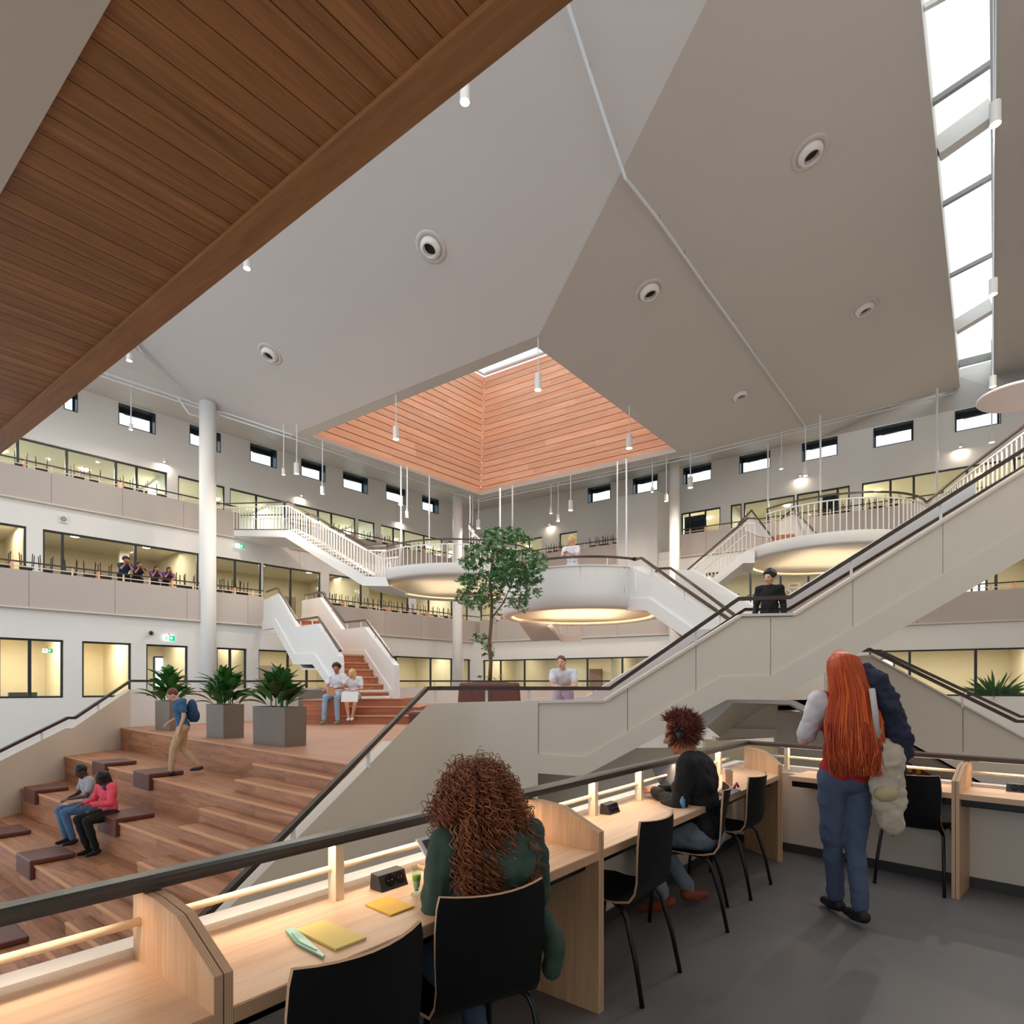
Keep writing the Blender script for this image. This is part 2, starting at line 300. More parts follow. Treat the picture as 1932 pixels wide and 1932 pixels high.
room(TR, trT+.3, TR.t(1990), 8.92, 11.9, 6, M['roomt'], light=1900, lc=(1, .88, .72), n=7, parts=(TR.t(1270), TR.t(1368), TR.t(1612)))
for W_, x0, x1, z0, z1 in ((TR, 1287, 1329, 9.2, 11.4), (TR, 1550, 1582, 9.2, 11.4)):
    mb = MB(); n = 26; ta, tb = W_.t(x0), W_.t(x1)
    for i in range(n):
        t, t2 = ta+(tb-ta)*i/n, ta+(tb-ta)*(i+1)/n; o1, o2 = -.4-.06*(i % 2), -.4-.06*((i+1) % 2)
        mb.add([W_.P(t, z0, o1), W_.P(t2, z0, o2), W_.P(t2, z1, o2), W_.P(t, z1, o1)], [(0, 1, 2, 3)])
    tag(mb.build('curtain', M['curtain']), 'dark pleated curtain drawn inside top floor window ' + ('next to the right column' if x0 < 1300 else 'right of the glazed door'), 'curtain')
# wide dark band and sill-high shelf seen inside the middle-floor rooms
for W_, a, b, z0, z1 in ((ML, 81, 376, 6.55, 6.95), (ML, 408, 494, 6.3, 6.7)):
    struct(MB().prism([W_.pt(a, z0, -4.5), W_.pt(b, z0, -4.5), W_.pt(b, z1, -4.5), W_.pt(a, z1, -4.5)], -W_.n*.3).build('trim_1', M['planter']))
DAY = mat('daylight_pane', (235, 242, 250), .4, emit=(235, 244, 255), es=1.5)
def dayw(W, x0, x1, z0, z1, dep, n=2):
    WN[0] += 1; ta, tb = W.t(x0), W.t(x1); mb = MB()
    for i in range(n+1): t = ta+(tb-ta)*i/n; mb.bar(W.P(t, z0, -dep+.06), W.P(t, z1, -dep+.06), .07, .07, up=(1, 0, 0))
    for z in (z0, z1): mb.bar(W.P(ta, z, -dep+.06), W.P(tb, z, -dep+.06), .07, .07)
    o = struct(mb.build(f'window_{WN[0]}', M['dark']))
    for i in range(n): a, b = ta+(tb-ta)*i/n+.05, ta+(tb-ta)*(i+1)/n-.05; MB().prism([W.P(a, z0+.05, -dep+.04), W.P(b, z0+.05, -dep+.04), W.P(b, z1-.05, -dep+.04), W.P(a, z1-.05, -dep+.04)], -W.n*.01).build('pane', DAY, o)
for a in ((GL, 262, 282, .6, 2.9, 5.4, 1), (GL, 372, 398, 1.0, 2.9, 5.4, 1), (GL, 455, 480, 1.3, 2.9, 5.4, 2), (GR, 945, 960, 1.0, 2.7, 4.9, 1), (GR, 1600, 1650, .8, 3.0, 6.9, 3), (GR, 1690, 1720, 1.2, 3.0, 6.9, 1), (TL, 455, 520, 9.8, 11.4, 6.9, 3), (TL, 40, 90, 9.6, 11.2, 6.9, 2), (TL, 740, 770, 9.8, 11.5, 6.9, 3), (TR, 985, 1010, 9.8, 11.2, 5.9, 2), (ML, 450, 470, 5.4, 7.2, 6.9, 1), (MR, 1370, 1395, 5.2, 7.0, 5.9, 2), (MR, 1850, 1900, 5.4, 7.2, 5.9, 3)): dayw(*a)
for W_, x0, x1, z0, z1, dep, m_ in ((GR, 1740, 1812, .5, 1.35, 6.0, M['leather']), (GL, 570, 604, .5, 2.6, 4.5, M['planter']), (GR, 1120, 1150, .5, 2.6, 4.5, M['plyd']), (GR, 1060, 1085, .5, 2.6, 4.5, M['plyd']), (GL, 765, 795, .5, 2.9, 4.6, M['planter']), (ML, 640, 660, 4.7, 7.0, 6.0, M['planter']), (GL, -40, 30, .5, 1.25, 4.5, M['dark']), (GL, 58, 118, .5, 1.25, 4.5, M['dark']), (ML, 290, 310, 4.7, 8.2, 5.0, M['cream'])):
    struct(MB().prism([W_.pt(x0, z0, -dep), W_.pt(x1, z0, -dep), W_.pt(x1, z1, -dep), W_.pt(x0, z1, -dep)], -W_.n*.25).build('wall_partition', m_))
# slabs / balcony floors
def slab(name, pts, z0, z1, m): return struct(MB().prism([V((p.x, p.y, z0)) for p in pts], (0, 0, z1-z0)).build(name, m))
slab('floor', [GL.pt(-80, 0, -.02), GL.P(tlG, 0, -.02), ML.P(tlM, 0, -.4), ML.pt(-90, 0, -.4)], 4.3, 4.7, M['white'])
slab('floor', [GR.P(trG, 0, -.02), GR.pt(2000, 0, -.02), MR.pt(2000, 0, -.6), MR.P(trM, 0, -.4)], 4.3, 4.7, M['white'])
slab('floor', [ML.pt(-80, 0, -.02), ML.P(tlM, 0, -.02), TL.P(tlT, 0, -.4), TL.pt(-90, 0, -.4)], 8.5, 8.9, M['white'])
slab('floor', [MR.P(trM, 0, -.02), MR.pt(2000, 0, -.02), TR.pt(2000, 0, -.4), TR.P(trT, 0, -.4)], 8.5, 8.9, M['white'])

# ---------------------------------------------------------------- balcony parapets: felt panels, rail, posts, dividers
MAPLE = mat('maple_divider', (232, 172, 132), .5); CREAMR = mat('cream_rod', (238, 214, 190), .4)
def parapet(W, pxs, z0, z1, label, sub=(), back=False, railr=1.0, off=0):
    e = empty('balcony_parapet', W.pt((pxs[0]+pxs[-1])/2, z0), label=label, cat='parapet'); inv = Matrix.Translation(-e.location)
    B = lambda mb, n, m: mb.build(n, m, e, matrix=inv)
    for a, b in zip(pxs[:-1], pxs[1:]):
        ta, tb = W.t(a)+.006, W.t(b)-.006
        B(MB().prism([W.P(ta, z0+.06, .10), W.P(tb, z0+.06, .10), W.P(tb, z1, .10), W.P(ta, z1, .10)], -W.n*.10), 'felt_panel', M['fabric'])
    t0, t1 = W.t(pxs[0]), W.t(pxs[-1])
    B(MB().bar(W.P(t0, z0+.03, .09), W.P(t1, z0+.03, .09), .12, .05), 'bottom_trim', M['cream'])
    B(MB().prism([W.P(t0, z0, -.005), W.P(t1, z0, -.005), W.P(t1, z1-.02, -.005), W.P(t0, z1-.02, -.005)], -W.n*.12), 'core', M['white'])
    zr = z1+.30
    B(MB().bar(W.P(t0, zr, -.05), W.P(t1, zr, -.05), .07, .045), 'handrail', M['rail'])
    B(MB().bar(W.P(t0, z1+.14, -.05), W.P(t1, z1+.14, -.05), .03, .03), 'rod', CREAMR)
    B(MB().bar(W.P(t0, z1-.03, -.45), W.P(t1, z1-.03, -.45), .6, .035), 'desk_top', M['desk'])
    n = max(2, int((t1-t0)/2.4)); 
    for i in range(n):
        t = t0+(t1-t0)*(i+.5)/n
        B(MB().prism([W.P(t-.03, z1-.02, 0), W.P(t-.03, zr-.02, 0), W.P(t-.03, zr-.02, -.25), W.P(t-.03, z1+.1, -.55), W.P(t-.03, z1-.02, -.55)], W.d*.06), 'divider', MAPLE)
        for k in (-.8, .8): B(MB().bar(W.P(t+k, z1-.02, -.05), W.P(t+k, zr-.02, -.05), .035, .05), 'post', CREAMR)
    return e
parapet(ML, [-60, 95.8, 230, 345, 450], *ZW['pm'], 'grey felt balcony parapet with wooden study desks, top floor left of the big column')
parapet(ML, [545, 640, 740, 884], *ZW['pm'], 'felt top floor balcony parapet behind the white baluster stair, left side')
parapet(MR, [893, 1010, 1090, 1165], *ZW['pm'], 'grey top floor parapet behind the blonde woman and the tree')
parapet(MR, [1285, 1333, 1440, 1560, 1700, 1860, 1990], *ZW['pm'], 'grey top floor parapet right of the lift shaft behind the round landing')
parapet(GL, [-70, 53.7, 215.6, 351, 466, 497], *ZW['pg'], 'beige felt middle floor parapet with four people leaning over it')
parapet(GL, [603, 725, 793, 906], *ZW['pg'], 'beige felt middle floor parapet between the stair with oak treads and the tree')
parapet(GR, [907, 938, 1100, 1166, 1258, 1350, 1500, 1580], *ZW['pg'], 'grey felt middle floor parapet behind the central round landing')
parapet(GR, [1590, 1730, 1990], *ZW['pg'], 'grey felt middle floor parapet at far right under the main stair')

# upturned chairs on the balcony desks
def upchair():
    mb = MB(); mb.box((-.19, -.18, .16), (.19, .18, .18)); mb.box((-.18, -.21, 0), (.18, -.19, .20))
    for x, y in ((-.16, -.15), (.16, -.15), (-.16, .16), (.16, .16)): mb.bar((x, y, .18), (x*1.15, y*1.25, .66), .026, .026)
    return mb
proto = None
def place_up(W, pxs, z1, label, grp):
    global proto
    for i_, px in enumerate(sorted(pxs)):
        ordn = ['leftmost', 'second from left', 'third from left', 'fourth from left', 'fifth from left', 'sixth from left', 'seventh from left', 'eighth from left', 'ninth from left', 'tenth from left', 'eleventh from left', 'twelfth from left', 'thirteenth from left', 'last at right'][i_]
        t = W.t(px)
        if proto is None: o = proto = upchair().build('upturned_chair', M['black'])
        else: o = proto.copy(); C.objects.link(o)
        o.location = W.P(t, z1+.0, -.52); o.rotation_euler = (0, 0, math.atan2(W.d.y, W.d.x)+RNG.uniform(-.3, .3)); tag(o, label+', '+ordn, 'chair', grp)
zt, zm = ZW['pm'][1], ZW['pg'][1]
place_up(ML, [44, 84, 152, 186, 246, 275, 312], zt, 'upturned chair, top floor left of big column', 'upturned chairs, top floor left')
place_up(GL, [10, 56, 92, 140, 176, 205, 345, 366, 418, 436, 452, 466], zm, 'upturned chair on middle floor left balcony', 'upturned chairs, middle floor left')
place_up(ML, [560, 578, 598, 640, 665, 700, 712, 733, 745, 775, 800, 820], zt, 'upturned chair behind the left baluster stair', 'upturned chairs behind the baluster stair')
place_up(GL, [613, 635, 647, 672, 695, 715, 737, 752, 770, 790, 812, 828, 848, 866], zm, 'upturned chair on middle floor right of oak stair', 'upturned chairs right of the oak stair')
place_up(MR, [1030, 1045, 1112, 1128, 1138, 1156], zt, 'upturned chair behind the blonde woman', 'upturned chairs behind the blonde woman')
place_up(MR, [1595, 1648, 1660, 1690, 1790, 1815], zt, 'upturned chair above the right round landing', 'upturned chairs top right')
place_up(GR, [1368, 1384, 1487, 1493], zm, 'upturned chair beside the man in black', 'upturned chairs near the man in black')
# ---------------------------------------------------------------- folded roof
N_ = PZ(1017, 632, R); L_ = PZ(550, 820, R); F_ = PZ(905, 941, R); Ro = PZ(1303, 858, R)
Ni = PZ(1013, 655, R); Li = PZ(590, 822, R); Fi = PZ(907, 932, R); Ri = PZ(1275, 850, R)
a_ = .5
vdir = (L_-N_).normalized(); sdir = V((-vdir.y, vdir.x, 0)); sdir = sdir if sdir.y < 0 else -sdir
NLp = Plane(N_, vdir.cross(sdir+V((0, 0, a_))))
Cr = NLp.at(1345, -20)
NRp = Plane(N_, (Cr-N_).cross(Ro-N_))
def ceilp(name, pts, m=M['ceil'], th=.15): return struct(MB().prism(pts, (0, 0, th)).build(name, m))
top = NLp.at(1440, -210); CL = NLp.at(375, 763)
ceilp('ceiling', [N_, L_, CL, NLp.at(264, 653), NLp.at(-60, 329), NLp.at(-60, -330), NLp.at(1497, -324)])
# right slope with a real skylight slot
s = [NRp.at(1735, -10), NRp.at(1811, 733), NRp.at(1875, 716), NRp.at(1870, -10), NRp.at(1700, -330), NRp.at(1866, -330)]
ceilp('ceiling', [N_, NRp.at(1497, -324), s[4], s[0], s[1], NRp.at(1550, 797), Ro])
rp = Plane(s[2], (s[2]-s[3]).cross(-Vd))
ceilp('ceiling', [s[5], rp.at(2150, -330), rp.at(2150, 657), s[2], s[3]])
ceilp('ceiling', [N_, Ni, Li, L_]); ceilp('ceiling', [N_, Ro, Ri, Ni]); ceilp('ceiling', [L_, Li, Fi, F_]); ceilp('ceiling', [F_, Fi, Ri, Ro])
# left lower fold
kk = 18.0; Cb = CL-GL.d*kk
ceilp('ceiling', [CL, Cb, NLp.at(-60, 329)+V((-2, -4, 0)), NLp.at(264, 653)])
# soffit between eaves and clerestory walls
def soff(pts): 
    mb = MB(); 
    for i in range(len(pts)-1):
        (a, b), (c, d) = pts[i], pts[i+1]; mb.add([a, b, d, c], [(0, 1, 2, 3)])
    return struct(mb.build('ceiling', M['ceil']))
up = V((0, 0, .55))
ec = [Cb+up, CL+up, L_+up, F_+up, Ro+up, NRp.at(1550, 797)+up, NRp.at(1811, 733)+up, rp.at(1932, 707)+up, rp.at(2150, 657)+up]
tw = [TL.pt(-65, ZTOP), TL.pt(375, ZTOP), TL.pt(560, ZTOP), TL.P(tlT, ZTOP), TR.pt(1300, ZTOP), TR.pt(1550, ZTOP), TR.pt(1815, ZTOP), TR.pt(1925, ZTOP), TR.pt(2000, ZTOP)]
soff(list(zip(ec, tw)))
# skylight box, glazing bars and glass
sk = empty('window_skylight', (s[1]+s[2])/2); struct(sk); inv = Matrix.Translation(-sk.location)
hup = V((0, 0, .9))
def lw(a, b): MB().add([a, b, b+hup, a+hup], [(0, 1, 2, 3)]).build('skylight_curb', M['white'], sk, matrix=inv)
lw(s[4], s[0]); lw(s[0], s[1]); lw(s[1], s[2]); lw(s[2], s[3]); lw(s[3], s[5])
ax = (s[1]-s[0])/743
for k, (yl, yr, thk, hh, mm) in enumerate([(232, 158, .12, .12, 'dark'), (318, 245, .32, .5, 'white'), (418, 365, .12, .12, 'dark'), (548, 508, .12, .12, 'dark'), (642, 600, .3, .5, 'white'), (708, 692, .12, .3, 'dark'), (60, -10, .1, .1, 'white')]):
    p = NRp.at(1735+.1027*yl, yl)+hup*.55; q2 = NRp.at(1872, yr)+hup*.55
    MB().bar(p, q2, thk, hh).build('glazing_bar', M[mm] if mm == 'white' else M['gray'], sk, matrix=inv)
MB().add([p+hup*.98 for p in (s[4], s[0], s[1], s[2], s[3], s[5])], [tuple(range(6))]).build('pane', M['glass'], sk, matrix=inv)
MB().bar(s[3]+V((.0, 0, -.03)), s[2]+V((0, 0, -.03)), .05, .05).build('edge_profile', M['cable'], sk, matrix=inv)

# lantern: larch boards on the two far sides, plain on the near sides
ZL = 0; lan = empty('wall_lantern', (Fi+Ni)/2); struct(lan); inv = Matrix.Translation(-lan.location)
Ft = AT(914, 711, Fi.y+.15); nb = 19; hb = (Ft.z-R-.06)/nb; ZL = Ft.z
def boards(A, B, m):
    d = (B-A); n = V((0, 0, 1)).cross(d).normalized(); n = -n if n.dot(A-(Ni+Fi)/2) > 0 else n
    for i in range(nb):
        z0 = R+.06+hb*i; z1 = z0+hb-.036
        sh = (Ft-Fi)*((z0-R)/(Ft.z-R)); sh.z = 0
        k = RNG.uniform(.25, .75); cuts = [0, k, 1]
        for a, b in zip(cuts[:-1], cuts[1:]):
            p, q_ = A+d*a+sh, A+d*b+sh
            MB().prism([V((p.x, p.y, z0)), V((q_.x, q_.y, z0)), V((q_.x, q_.y, z1)), V((p.x, p.y, z1))], -n*.05).build('board', m, lan, matrix=inv)
    return n
nA = boards(Li, Fi, M['larchl']); nB = boards(Fi, Ri, M['larchr'])
mb = MB()
for A, B, n in ((Li, Fi, nA), (Fi, Ri, nB)):
    a, b = A-n*.09, B-n*.09; u5 = (Ft-Fi)*((ZL-R)/(Ft.z-R)); mb.add([a, b, b+u5, a+u5], [(0, 1, 2, 3)])
mb.build('backing', M['black'], lan, matrix=inv)
mb = MB()
for A, B in ((Ni, Li), (Ri, Ni)): mb.add([A, B, B+V((0, 0, ZL-R)), A+V((0, 0, ZL-R))], [(0, 1, 2, 3)])
mb.build('near_side', M['larchl'], lan, matrix=inv)
zt2 = Ft.z+.02; tp = [V((p.x, p.y, zt2)) for p in (Ft, Ri+(Ft-Fi), Ni, Li+(Ft-Fi))]
cen = sum(tp, V())/4; mb = MB()
for i in range(4): mb.bar(tp[i]+V((0, 0, .1)), tp[(i+1) % 4]+V((0, 0, .1)), .12, .08)
mb.build('skylight_frame', M['white'], lan, matrix=inv)
MB().bar(tp[0]+(tp[2]-tp[0]).normalized()*.35, tp[1]+(tp[3]-tp[1]).normalized()*.35, .08, .1).build('glazing_bar', M['white'], lan, matrix=inv)
MB().add([p+V((0, 0, .16)) for p in tp], [(0, 1, 2, 3)]).build('pane', M['glass'], lan, matrix=inv)
# white drop edge just under the boards
for A, B in ((Li, Fi), (Fi, Ri)): struct(MB().bar(A-V((0, 0, .03)), B-V((0, 0, .03)), .10, .12).build('trim_2', M['ceil']))
# roof deck above everything so only the skylights let the sky in
# eaves light track of pipes
mb = MB(); TRK = [Cb, CL, L_, F_, Ro, NRp.at(1550, 797), NRp.at(1811, 733), s[2], rp.at(1932, 707), rp.at(2100, 668)]
et = empty('pipe_run', F_, label='thin white sprinkler and light track along the whole roof edge', cat='pipe'); inv = Matrix.Translation(-et.location)
o1 = []; 
for i, p in enumerate(TRK):
    oc = V((-.0, -.14, -.2)); o1.append(p+oc)
MB().tube(o1, .025, 6).build('pipe', M['cable'], et, matrix=inv); MB().tube([p+V((0, .12, .20)) for p in o1], .03, 6).build('upper_pipe', M['cable'], et, matrix=inv)
mb = MB()
for a, b in zip(o1[:-1], o1[1:]):
    n = max(1, int((b-a).length/1.6))
    for i in range(n): p = a+(b-a)*(i/n); mb.tube([p, p+V((0, .10, .26))], .012, 4)
mb.build('hanger', M['cable'], et, matrix=inv)
# sprinkler pipes on the slopes
def pipe_on(pl1, pts, label, hang):
    e = empty('sprinkler_pipe', pts[0], label=label, cat='pipe'); inv = Matrix.Translation(-e.location)
    MB().tube(pts, .035, 8).build('pipe', M['cable'], e, matrix=inv)
    for p, t in hang: MB().tube([p, t], .01, 4).build('hanger', M['gray'], e, matrix=inv)
dn = V((0, 0, -.18))
hp = [NLp.at(1113, 120)+dn, NLp.at(1163, 268)+dn]; hr = [NRp.at(x, y)+dn for x, y in ((1245, 405), (1292, 472), (1332, 530), (1382, 600), (1424, 660), (1464, 716), (1522, 800))]
pipe_on(NLp, [NLp.at(1068, -20)+dn, NLp.at(1113, 122)+dn, NLp.at(1150, 235)+dn, NLp.at(1180, 322)+dn]+[NRp.at(1195, 340)+dn]+hr, 'long white pipe crossing both big ceiling slopes beside the central fold', [(p, p-dn) for p in hp+hr])
pipe_on(NLp, [NLp.at(255, 640)+dn, NLp.at(330, 735)+dn, CL+V((-.3, -.2, -.5)), CL+V((0.3, .3, -.5))], 'thin white pipe down the left ceiling fold to the big column', [])

# nozzles on the slopes
def nozzle(pl, px, py, r, lab):
    n = pl.n if pl.n.z < 0 else -pl.n; p = pl.at(px, py); R3 = n.to_track_quat('Z', 'Y').to_matrix().to_4x4()
    e = empty('air_nozzle', p, label=lab, cat='air nozzle'); e.rotation_euler = R3.to_euler()
    MB().lathe([(r*1.5, -.02), (r*1.5, .015), (r*1.35, .03), (r*1.05, .03), (r*1.02, -.02)], 40).build('trim_ring', M['ceil'], e, smooth=True)
    MB().lathe([(r*1.0, -.03), (r*1.0, .05), (r*.95, .09), (r*.8, .14), (r*.62, .17), (r*.60, .16), (r*.6, -.05)], 40, (0, 0, 0)).build('eyeball', M['steel'], e, smooth=True)
    MB().lathe([(0, .02), (r*.6, .02)], 32).build('bore', M['black'], e)
for px, py, pl, w_, lab in ((813, 466, NLp, 49, 'round white air nozzle high on the bluish left ceiling slope'), (509, 668, NLp, 38, 'round air nozzle on left ceiling slope above the big left column'),
        (1528, 288, NRp, 66, 'largest round air nozzle at top of the beige right ceiling slope'), (1225, 550, NRp, 50, 'round air nozzle on right slope just beyond the central fold'),
        (1630, 582, NRp, 48, 'round air nozzle on right slope nearest to the strip skylight'), (1396, 745, NRp, 40, 'round air nozzle lowest on right slope above the clerestory windows')):
    nozzle(pl, px, py, .30, lab)

# ---------------------------------------------------------------- oak soffit over the viewer
ZS = 4.3; so = struct(empty('ceiling_oak', PZ(300, 300, ZS))); inv = Matrix.Translation(-so.location)
b0, b1 = PZ(0, 859, ZS), PZ(1085, 0, ZS); bd = (b1-b0).normalized(); g0_, g1_ = PZ(0, 370, ZS), PZ(212, 0, ZS); gd = (g1_-g0_).normalized()
i0, i1 = PZ(0, 822, ZS+.0), PZ(935, 0, ZS)
bn = V((-bd.y, bd.x, 0)); bn = bn if bn.y > 0 else -bn
A0, A1 = b0-bd*6, b1+bd*5
wB = abs((i1-b1).dot(bn))
mb = MB().prism([A0-bn*.004, A1-bn*.004, A1-bn*wB, A0-bn*wB], (0, 0, .45)); mb.build('edge_beam', M['beam'], so, matrix=inv)
struct(MB().prism([V((p.x, p.y, ZS+.45)) for p in (A0+bn*.02, A1+bn*.02, A1-bn*5.5, A0-bn*5.5)], (0, 0, .3)).build('ceiling', M['black']))
pu = V((.647, .762, 0)).normalized(); pv = V((pu.y, -pu.x, 0))     # plank direction, and across (towards right)
gN = V((-gd.y, gd.x, 0)); gN = gN if gN.y > 0 else -gN
pw = .147; c_ref = PZ(231, 0, ZS); 
def hit(pt, d, p0, dd):      # intersection of line pt+d*t with line p0+dd*s
    det = d.x*(-dd.y)+dd.x*d.y; r_ = p0-pt; return pt+d*((r_.x*(-dd.y)+dd.x*r_.y)/det)
for i in range(-66, 24):
    a = c_ref+pv*(pw*i); b = c_ref+pv*(pw*(i+1)-.007)
    q4 = [hit(a, pu, g0_, gd), hit(a, pu, b0-bn*(wB+.0), bd), hit(b, pu, b0-bn*wB, bd), hit(b, pu, g0_, gd)]
    MB().prism([V((p.x, p.y, ZS+.03)) for p in q4], (0, 0, .03)).build('board', M['soffit'], so, matrix=inv)
struct(MB().prism([V((p.x, p.y, ZS+.01)) for p in (g0_-gd*9, g1_+gd*8, g1_+gd*8-gN*5, g0_-gd*9-gN*5)], (0, 0, .3)).build('ceiling', M['cream']))

# ---------------------------------------------------------------- columns, rods, lift shaft
def column(px, Y, r, z0, z1, lab):
    p = AT(px, 1296, Y); e = MB().lathe([(r, z0), (r, z1)], 40, (0, 0, 0)); e.v = [(x, y, z) for x, y, z in e.v]
    e.f.append(tuple(range(39, -1, -1))); e.f.append(tuple(range(40, 80))); e.m += [0, 0]
    o = e.build('column', M['white'], smooth=True); o.location = (p.x, p.y, 0); tag(o, lab, 'column')
    try: o.data.shade_auto_smooth()
    except Exception: pass
    for pg in o.data.polygons[-2:]: pg.use_smooth = False
column(392, 24.9, .325, -3.7, 1.47+535*24.9/F, 'big round white column at left beside the planters')
column(863, 33.4, .278, -3.7, R+.1, 'round white column in the middle behind the tree')
column(1272.5, 29.8, .25, -3.7, 13.2, 'round white column at right beside the lift shaft')
ROD = mat('white_rod', (236, 236, 236), .35)
for px, y0, y1, Y, w_, lab in ((943.6, 935, 1075, 20.5, 3, 'left of two rods by the tree'), (967, 930, 1000, 27, 3, 'thinner rod right behind the tree top'), (1164.6, 885, 1070, 22, 2.4, 'thin rod left of the lift shaft face'), (1182, 880, 1128, 16.9, 3, 'rod in front of the lift shaft holding the central landing'),
        (1449, 850, 962, 26, 3, 'rod at the left edge of the right round landing'), (1548, 797, 1012, 22.6, 3.4, 'rod holding the right round landing'), (1768, 747, 960, 24, 4, 'rod farthest right, behind the main stair rail'),
        (756.6, 893, 1094, 24.6, 3, 'rod holding the left round landing'), (810, 912, 1065, 26.5, 2.4, 'thin rod over the left round landing')):
    a, b = AT(px, y0-14, Y), AT(px, y1, Y); o = MB().tube([a-b, V((0, 0, 0))], w_*Y/F/2, 8).build('suspension_rod', ROD, smooth=True); o.location = b
    tag(o, 'thin white steel suspension rod, '+lab, 'rod')
a, b, c = MR.pt(1166, 0, .12), MR.pt(1241, 0, .12), None
c = MR.pt(1241, 0, .12); kx = (1267-CX)/F; tt = (kx*c.y-c.x)/(GL.d.x-kx*GL.d.y); c2 = c+GL.d*tt
struct(MB().prism([V((p.x, p.y, 4.7)) for p in (a, b, c2, a+GL.d*tt)], (0, 0, 12.35-4.7)).build('wall_shaft', M['white']))
# added wall, unseen at right, keeps sky light off the right ceiling slope
rw0 = TR.pt(2000, 0, -.1); rw1 = rw0-U*46+V((1.5, 0, 0))
struct(MB().prism([V((rw0.x, rw0.y, -3.7)), V((rw1.x, rw1.y, -3.7)), V((rw1.x, rw1.y, 24)), V((rw0.x, rw0.y, 24))], V((.3, 0, 0))).build('wall_right_light_block', M['white']))
# ---------------------------------------------------------------- platform, seating tiers and steps
def line(p, q_): return (V((p.x, p.y, 0)), V((q_.x-p.x, q_.y-p.y, 0)).normalized())
def isect(l, m):
    (p, d), (q_, e) = l, m; det = d.x*(-e.y)+e.x*d.y; r_ = q_-p; return p+d*((r_.x*(-e.y)+e.x*r_.y)/det)
rz = .15
def zt_(k): return PF-.45*k
TLn = [line(PZ(228, 1373, PF), PZ(690, 1445, PF)), line(PZ(144, 1432, zt_(1)), PZ(593, 1543, zt_(1))), line(PZ(40, 1486, zt_(2)), PZ(416.7, 1621, zt_(2))), line(PZ(16, 1600, zt_(3)), PZ(136, 1676.6, zt_(3)))]
for k in (4, 5, 6): p, d = TLn[-1]; TLn.append((p+V((d.y, -d.x, 0)).normalized()*(.82 if d.x > 0 else -.82)*(1), d))
lw0 = PZ(228, 1373, PF); lw1 = PZ(40, 1486, zt_(2)); LWl = line(lw0, lw1)
WA = Wall((-2.16, 4.6), (-1.1, 7.9)); WAl = (WA.o, WA.d)
ln = [(p if isinstance(p, V) else V(p), d) for p, d in TLn]
# make sure the offset tiers step down towards the viewer
for k in (4, 5, 6):
    p3, d3 = TLn[3]; n3 = V((-d3.y, d3.x, 0)); n3 = n3 if n3.dot(TLn[2][0]-p3) < 0 else -n3
    TLn[k] = (p3+n3*.80*(k-3), d3)
seat = empty('seating_stair', PZ(400, 1500, 0), label='wide oak seating stair stepping down to the lower left, with brown cushions on it', cat='stair'); inv = Matrix.Translation(-seat.location)
NOS = mat('oak_nosing', (206, 148, 104), .5)
def dress(A, B, zb, zt, back, name, endcaps=False):
    """riser A-B (plan), bottom zb, top zt, tread running `back` (two plan points beyond A,B)"""
    Z = lambda p, z: V((p.x, p.y, z)); d = (B-A).normalized(); n = V((d.y, -d.x, 0)); n = n if n.y < 0 else -n
    core = MB().prism([Z(A-n*.012, zb), Z(B-n*.012, zb), Z(B-n*.012, zt-.02), Z(A-n*.012, zt-.02)], -n*.03); core.build('riser_core', M['plyd'], seat, matrix=inv)
    L = (B-A).length; rows = max(1, round((zt-zb)/.15)); hh = (zt-zb-.02)/rows
    for r_ in range(rows):
        x = -RNG.uniform(0, 1.2)
        while x < L:
            x2 = x+1.5; a, b = max(x, 0), min(x2-.002, L)
            if b-a > .02: MB().prism([Z(A+d*a, zb+hh*r_), Z(A+d*b, zb+hh*r_), Z(A+d*b, zb+hh*(r_+1)-.0015), Z(A+d*a, zb+hh*(r_+1)-.0015)], -n*.012).build('riser_board', M['tier'], seat, matrix=inv)
            x = x2
    MB().prism([Z(A+n*.012, zt-.02), Z(B+n*.012, zt-.02), Z(B-n*.02, zt-.02), Z(A-n*.02, zt-.02)], (0, 0, .022)).build('nosing', NOS, seat, matrix=inv)
    a2, b2 = back; dep = max(((a2-A).dot(-n)), ((b2-B).dot(-n))); nr = max(1, int(round(dep/.2)))
    for r_ in range(nr):
        f0, f1 = r_/nr, (r_+1)/nr
        p0, p1, q0, q1 = A.lerp(a2, f0), A.lerp(a2, f1), B.lerp(b2, f0), B.lerp(b2, f1)
        g = .0015/dep; cuts = [0]+sorted(RNG.uniform(.08, .92) for _ in range(max(1, int(L/1.8))))+[1]
        for u0, u1 in zip(cuts[:-1], cuts[1:]):
            u1 -= .0015/L
            MB().prism([Z(p0.lerp(q0, u0), zt-.02), Z(p0.lerp(q0, u1), zt-.02), Z(p1.lerp(q1, u1).lerp(p0.lerp(q0, u1), g*nr), zt-.02), Z(p1.lerp(q1, u0).lerp(p0.lerp(q0, u0), g*nr), zt-.02)], (0, 0, .02)).build('tread_board', M['tier'], seat, matrix=inv)
LWoff = (LWl[0], LWl[1])
ends = [(isect(TLn[k], LWoff), isect(TLn[k], WAl)) for k in range(7)]
inw = V((WA.n.x, WA.n.y, 0))*-.02
for k in range(1, 7):
    A, B = ends[k]; U0, U1 = ends[k-1]; zt = zt_(k); dress(A, B+inw, zt-.45, zt, (U0, U1+inw), 'tier')
dA, dB = ends[0]
dress(dA, dB+inw, PF-.45, PF, (dA+V((.15, .25, 0)), dB+inw+WA.d*.28), 'tier')
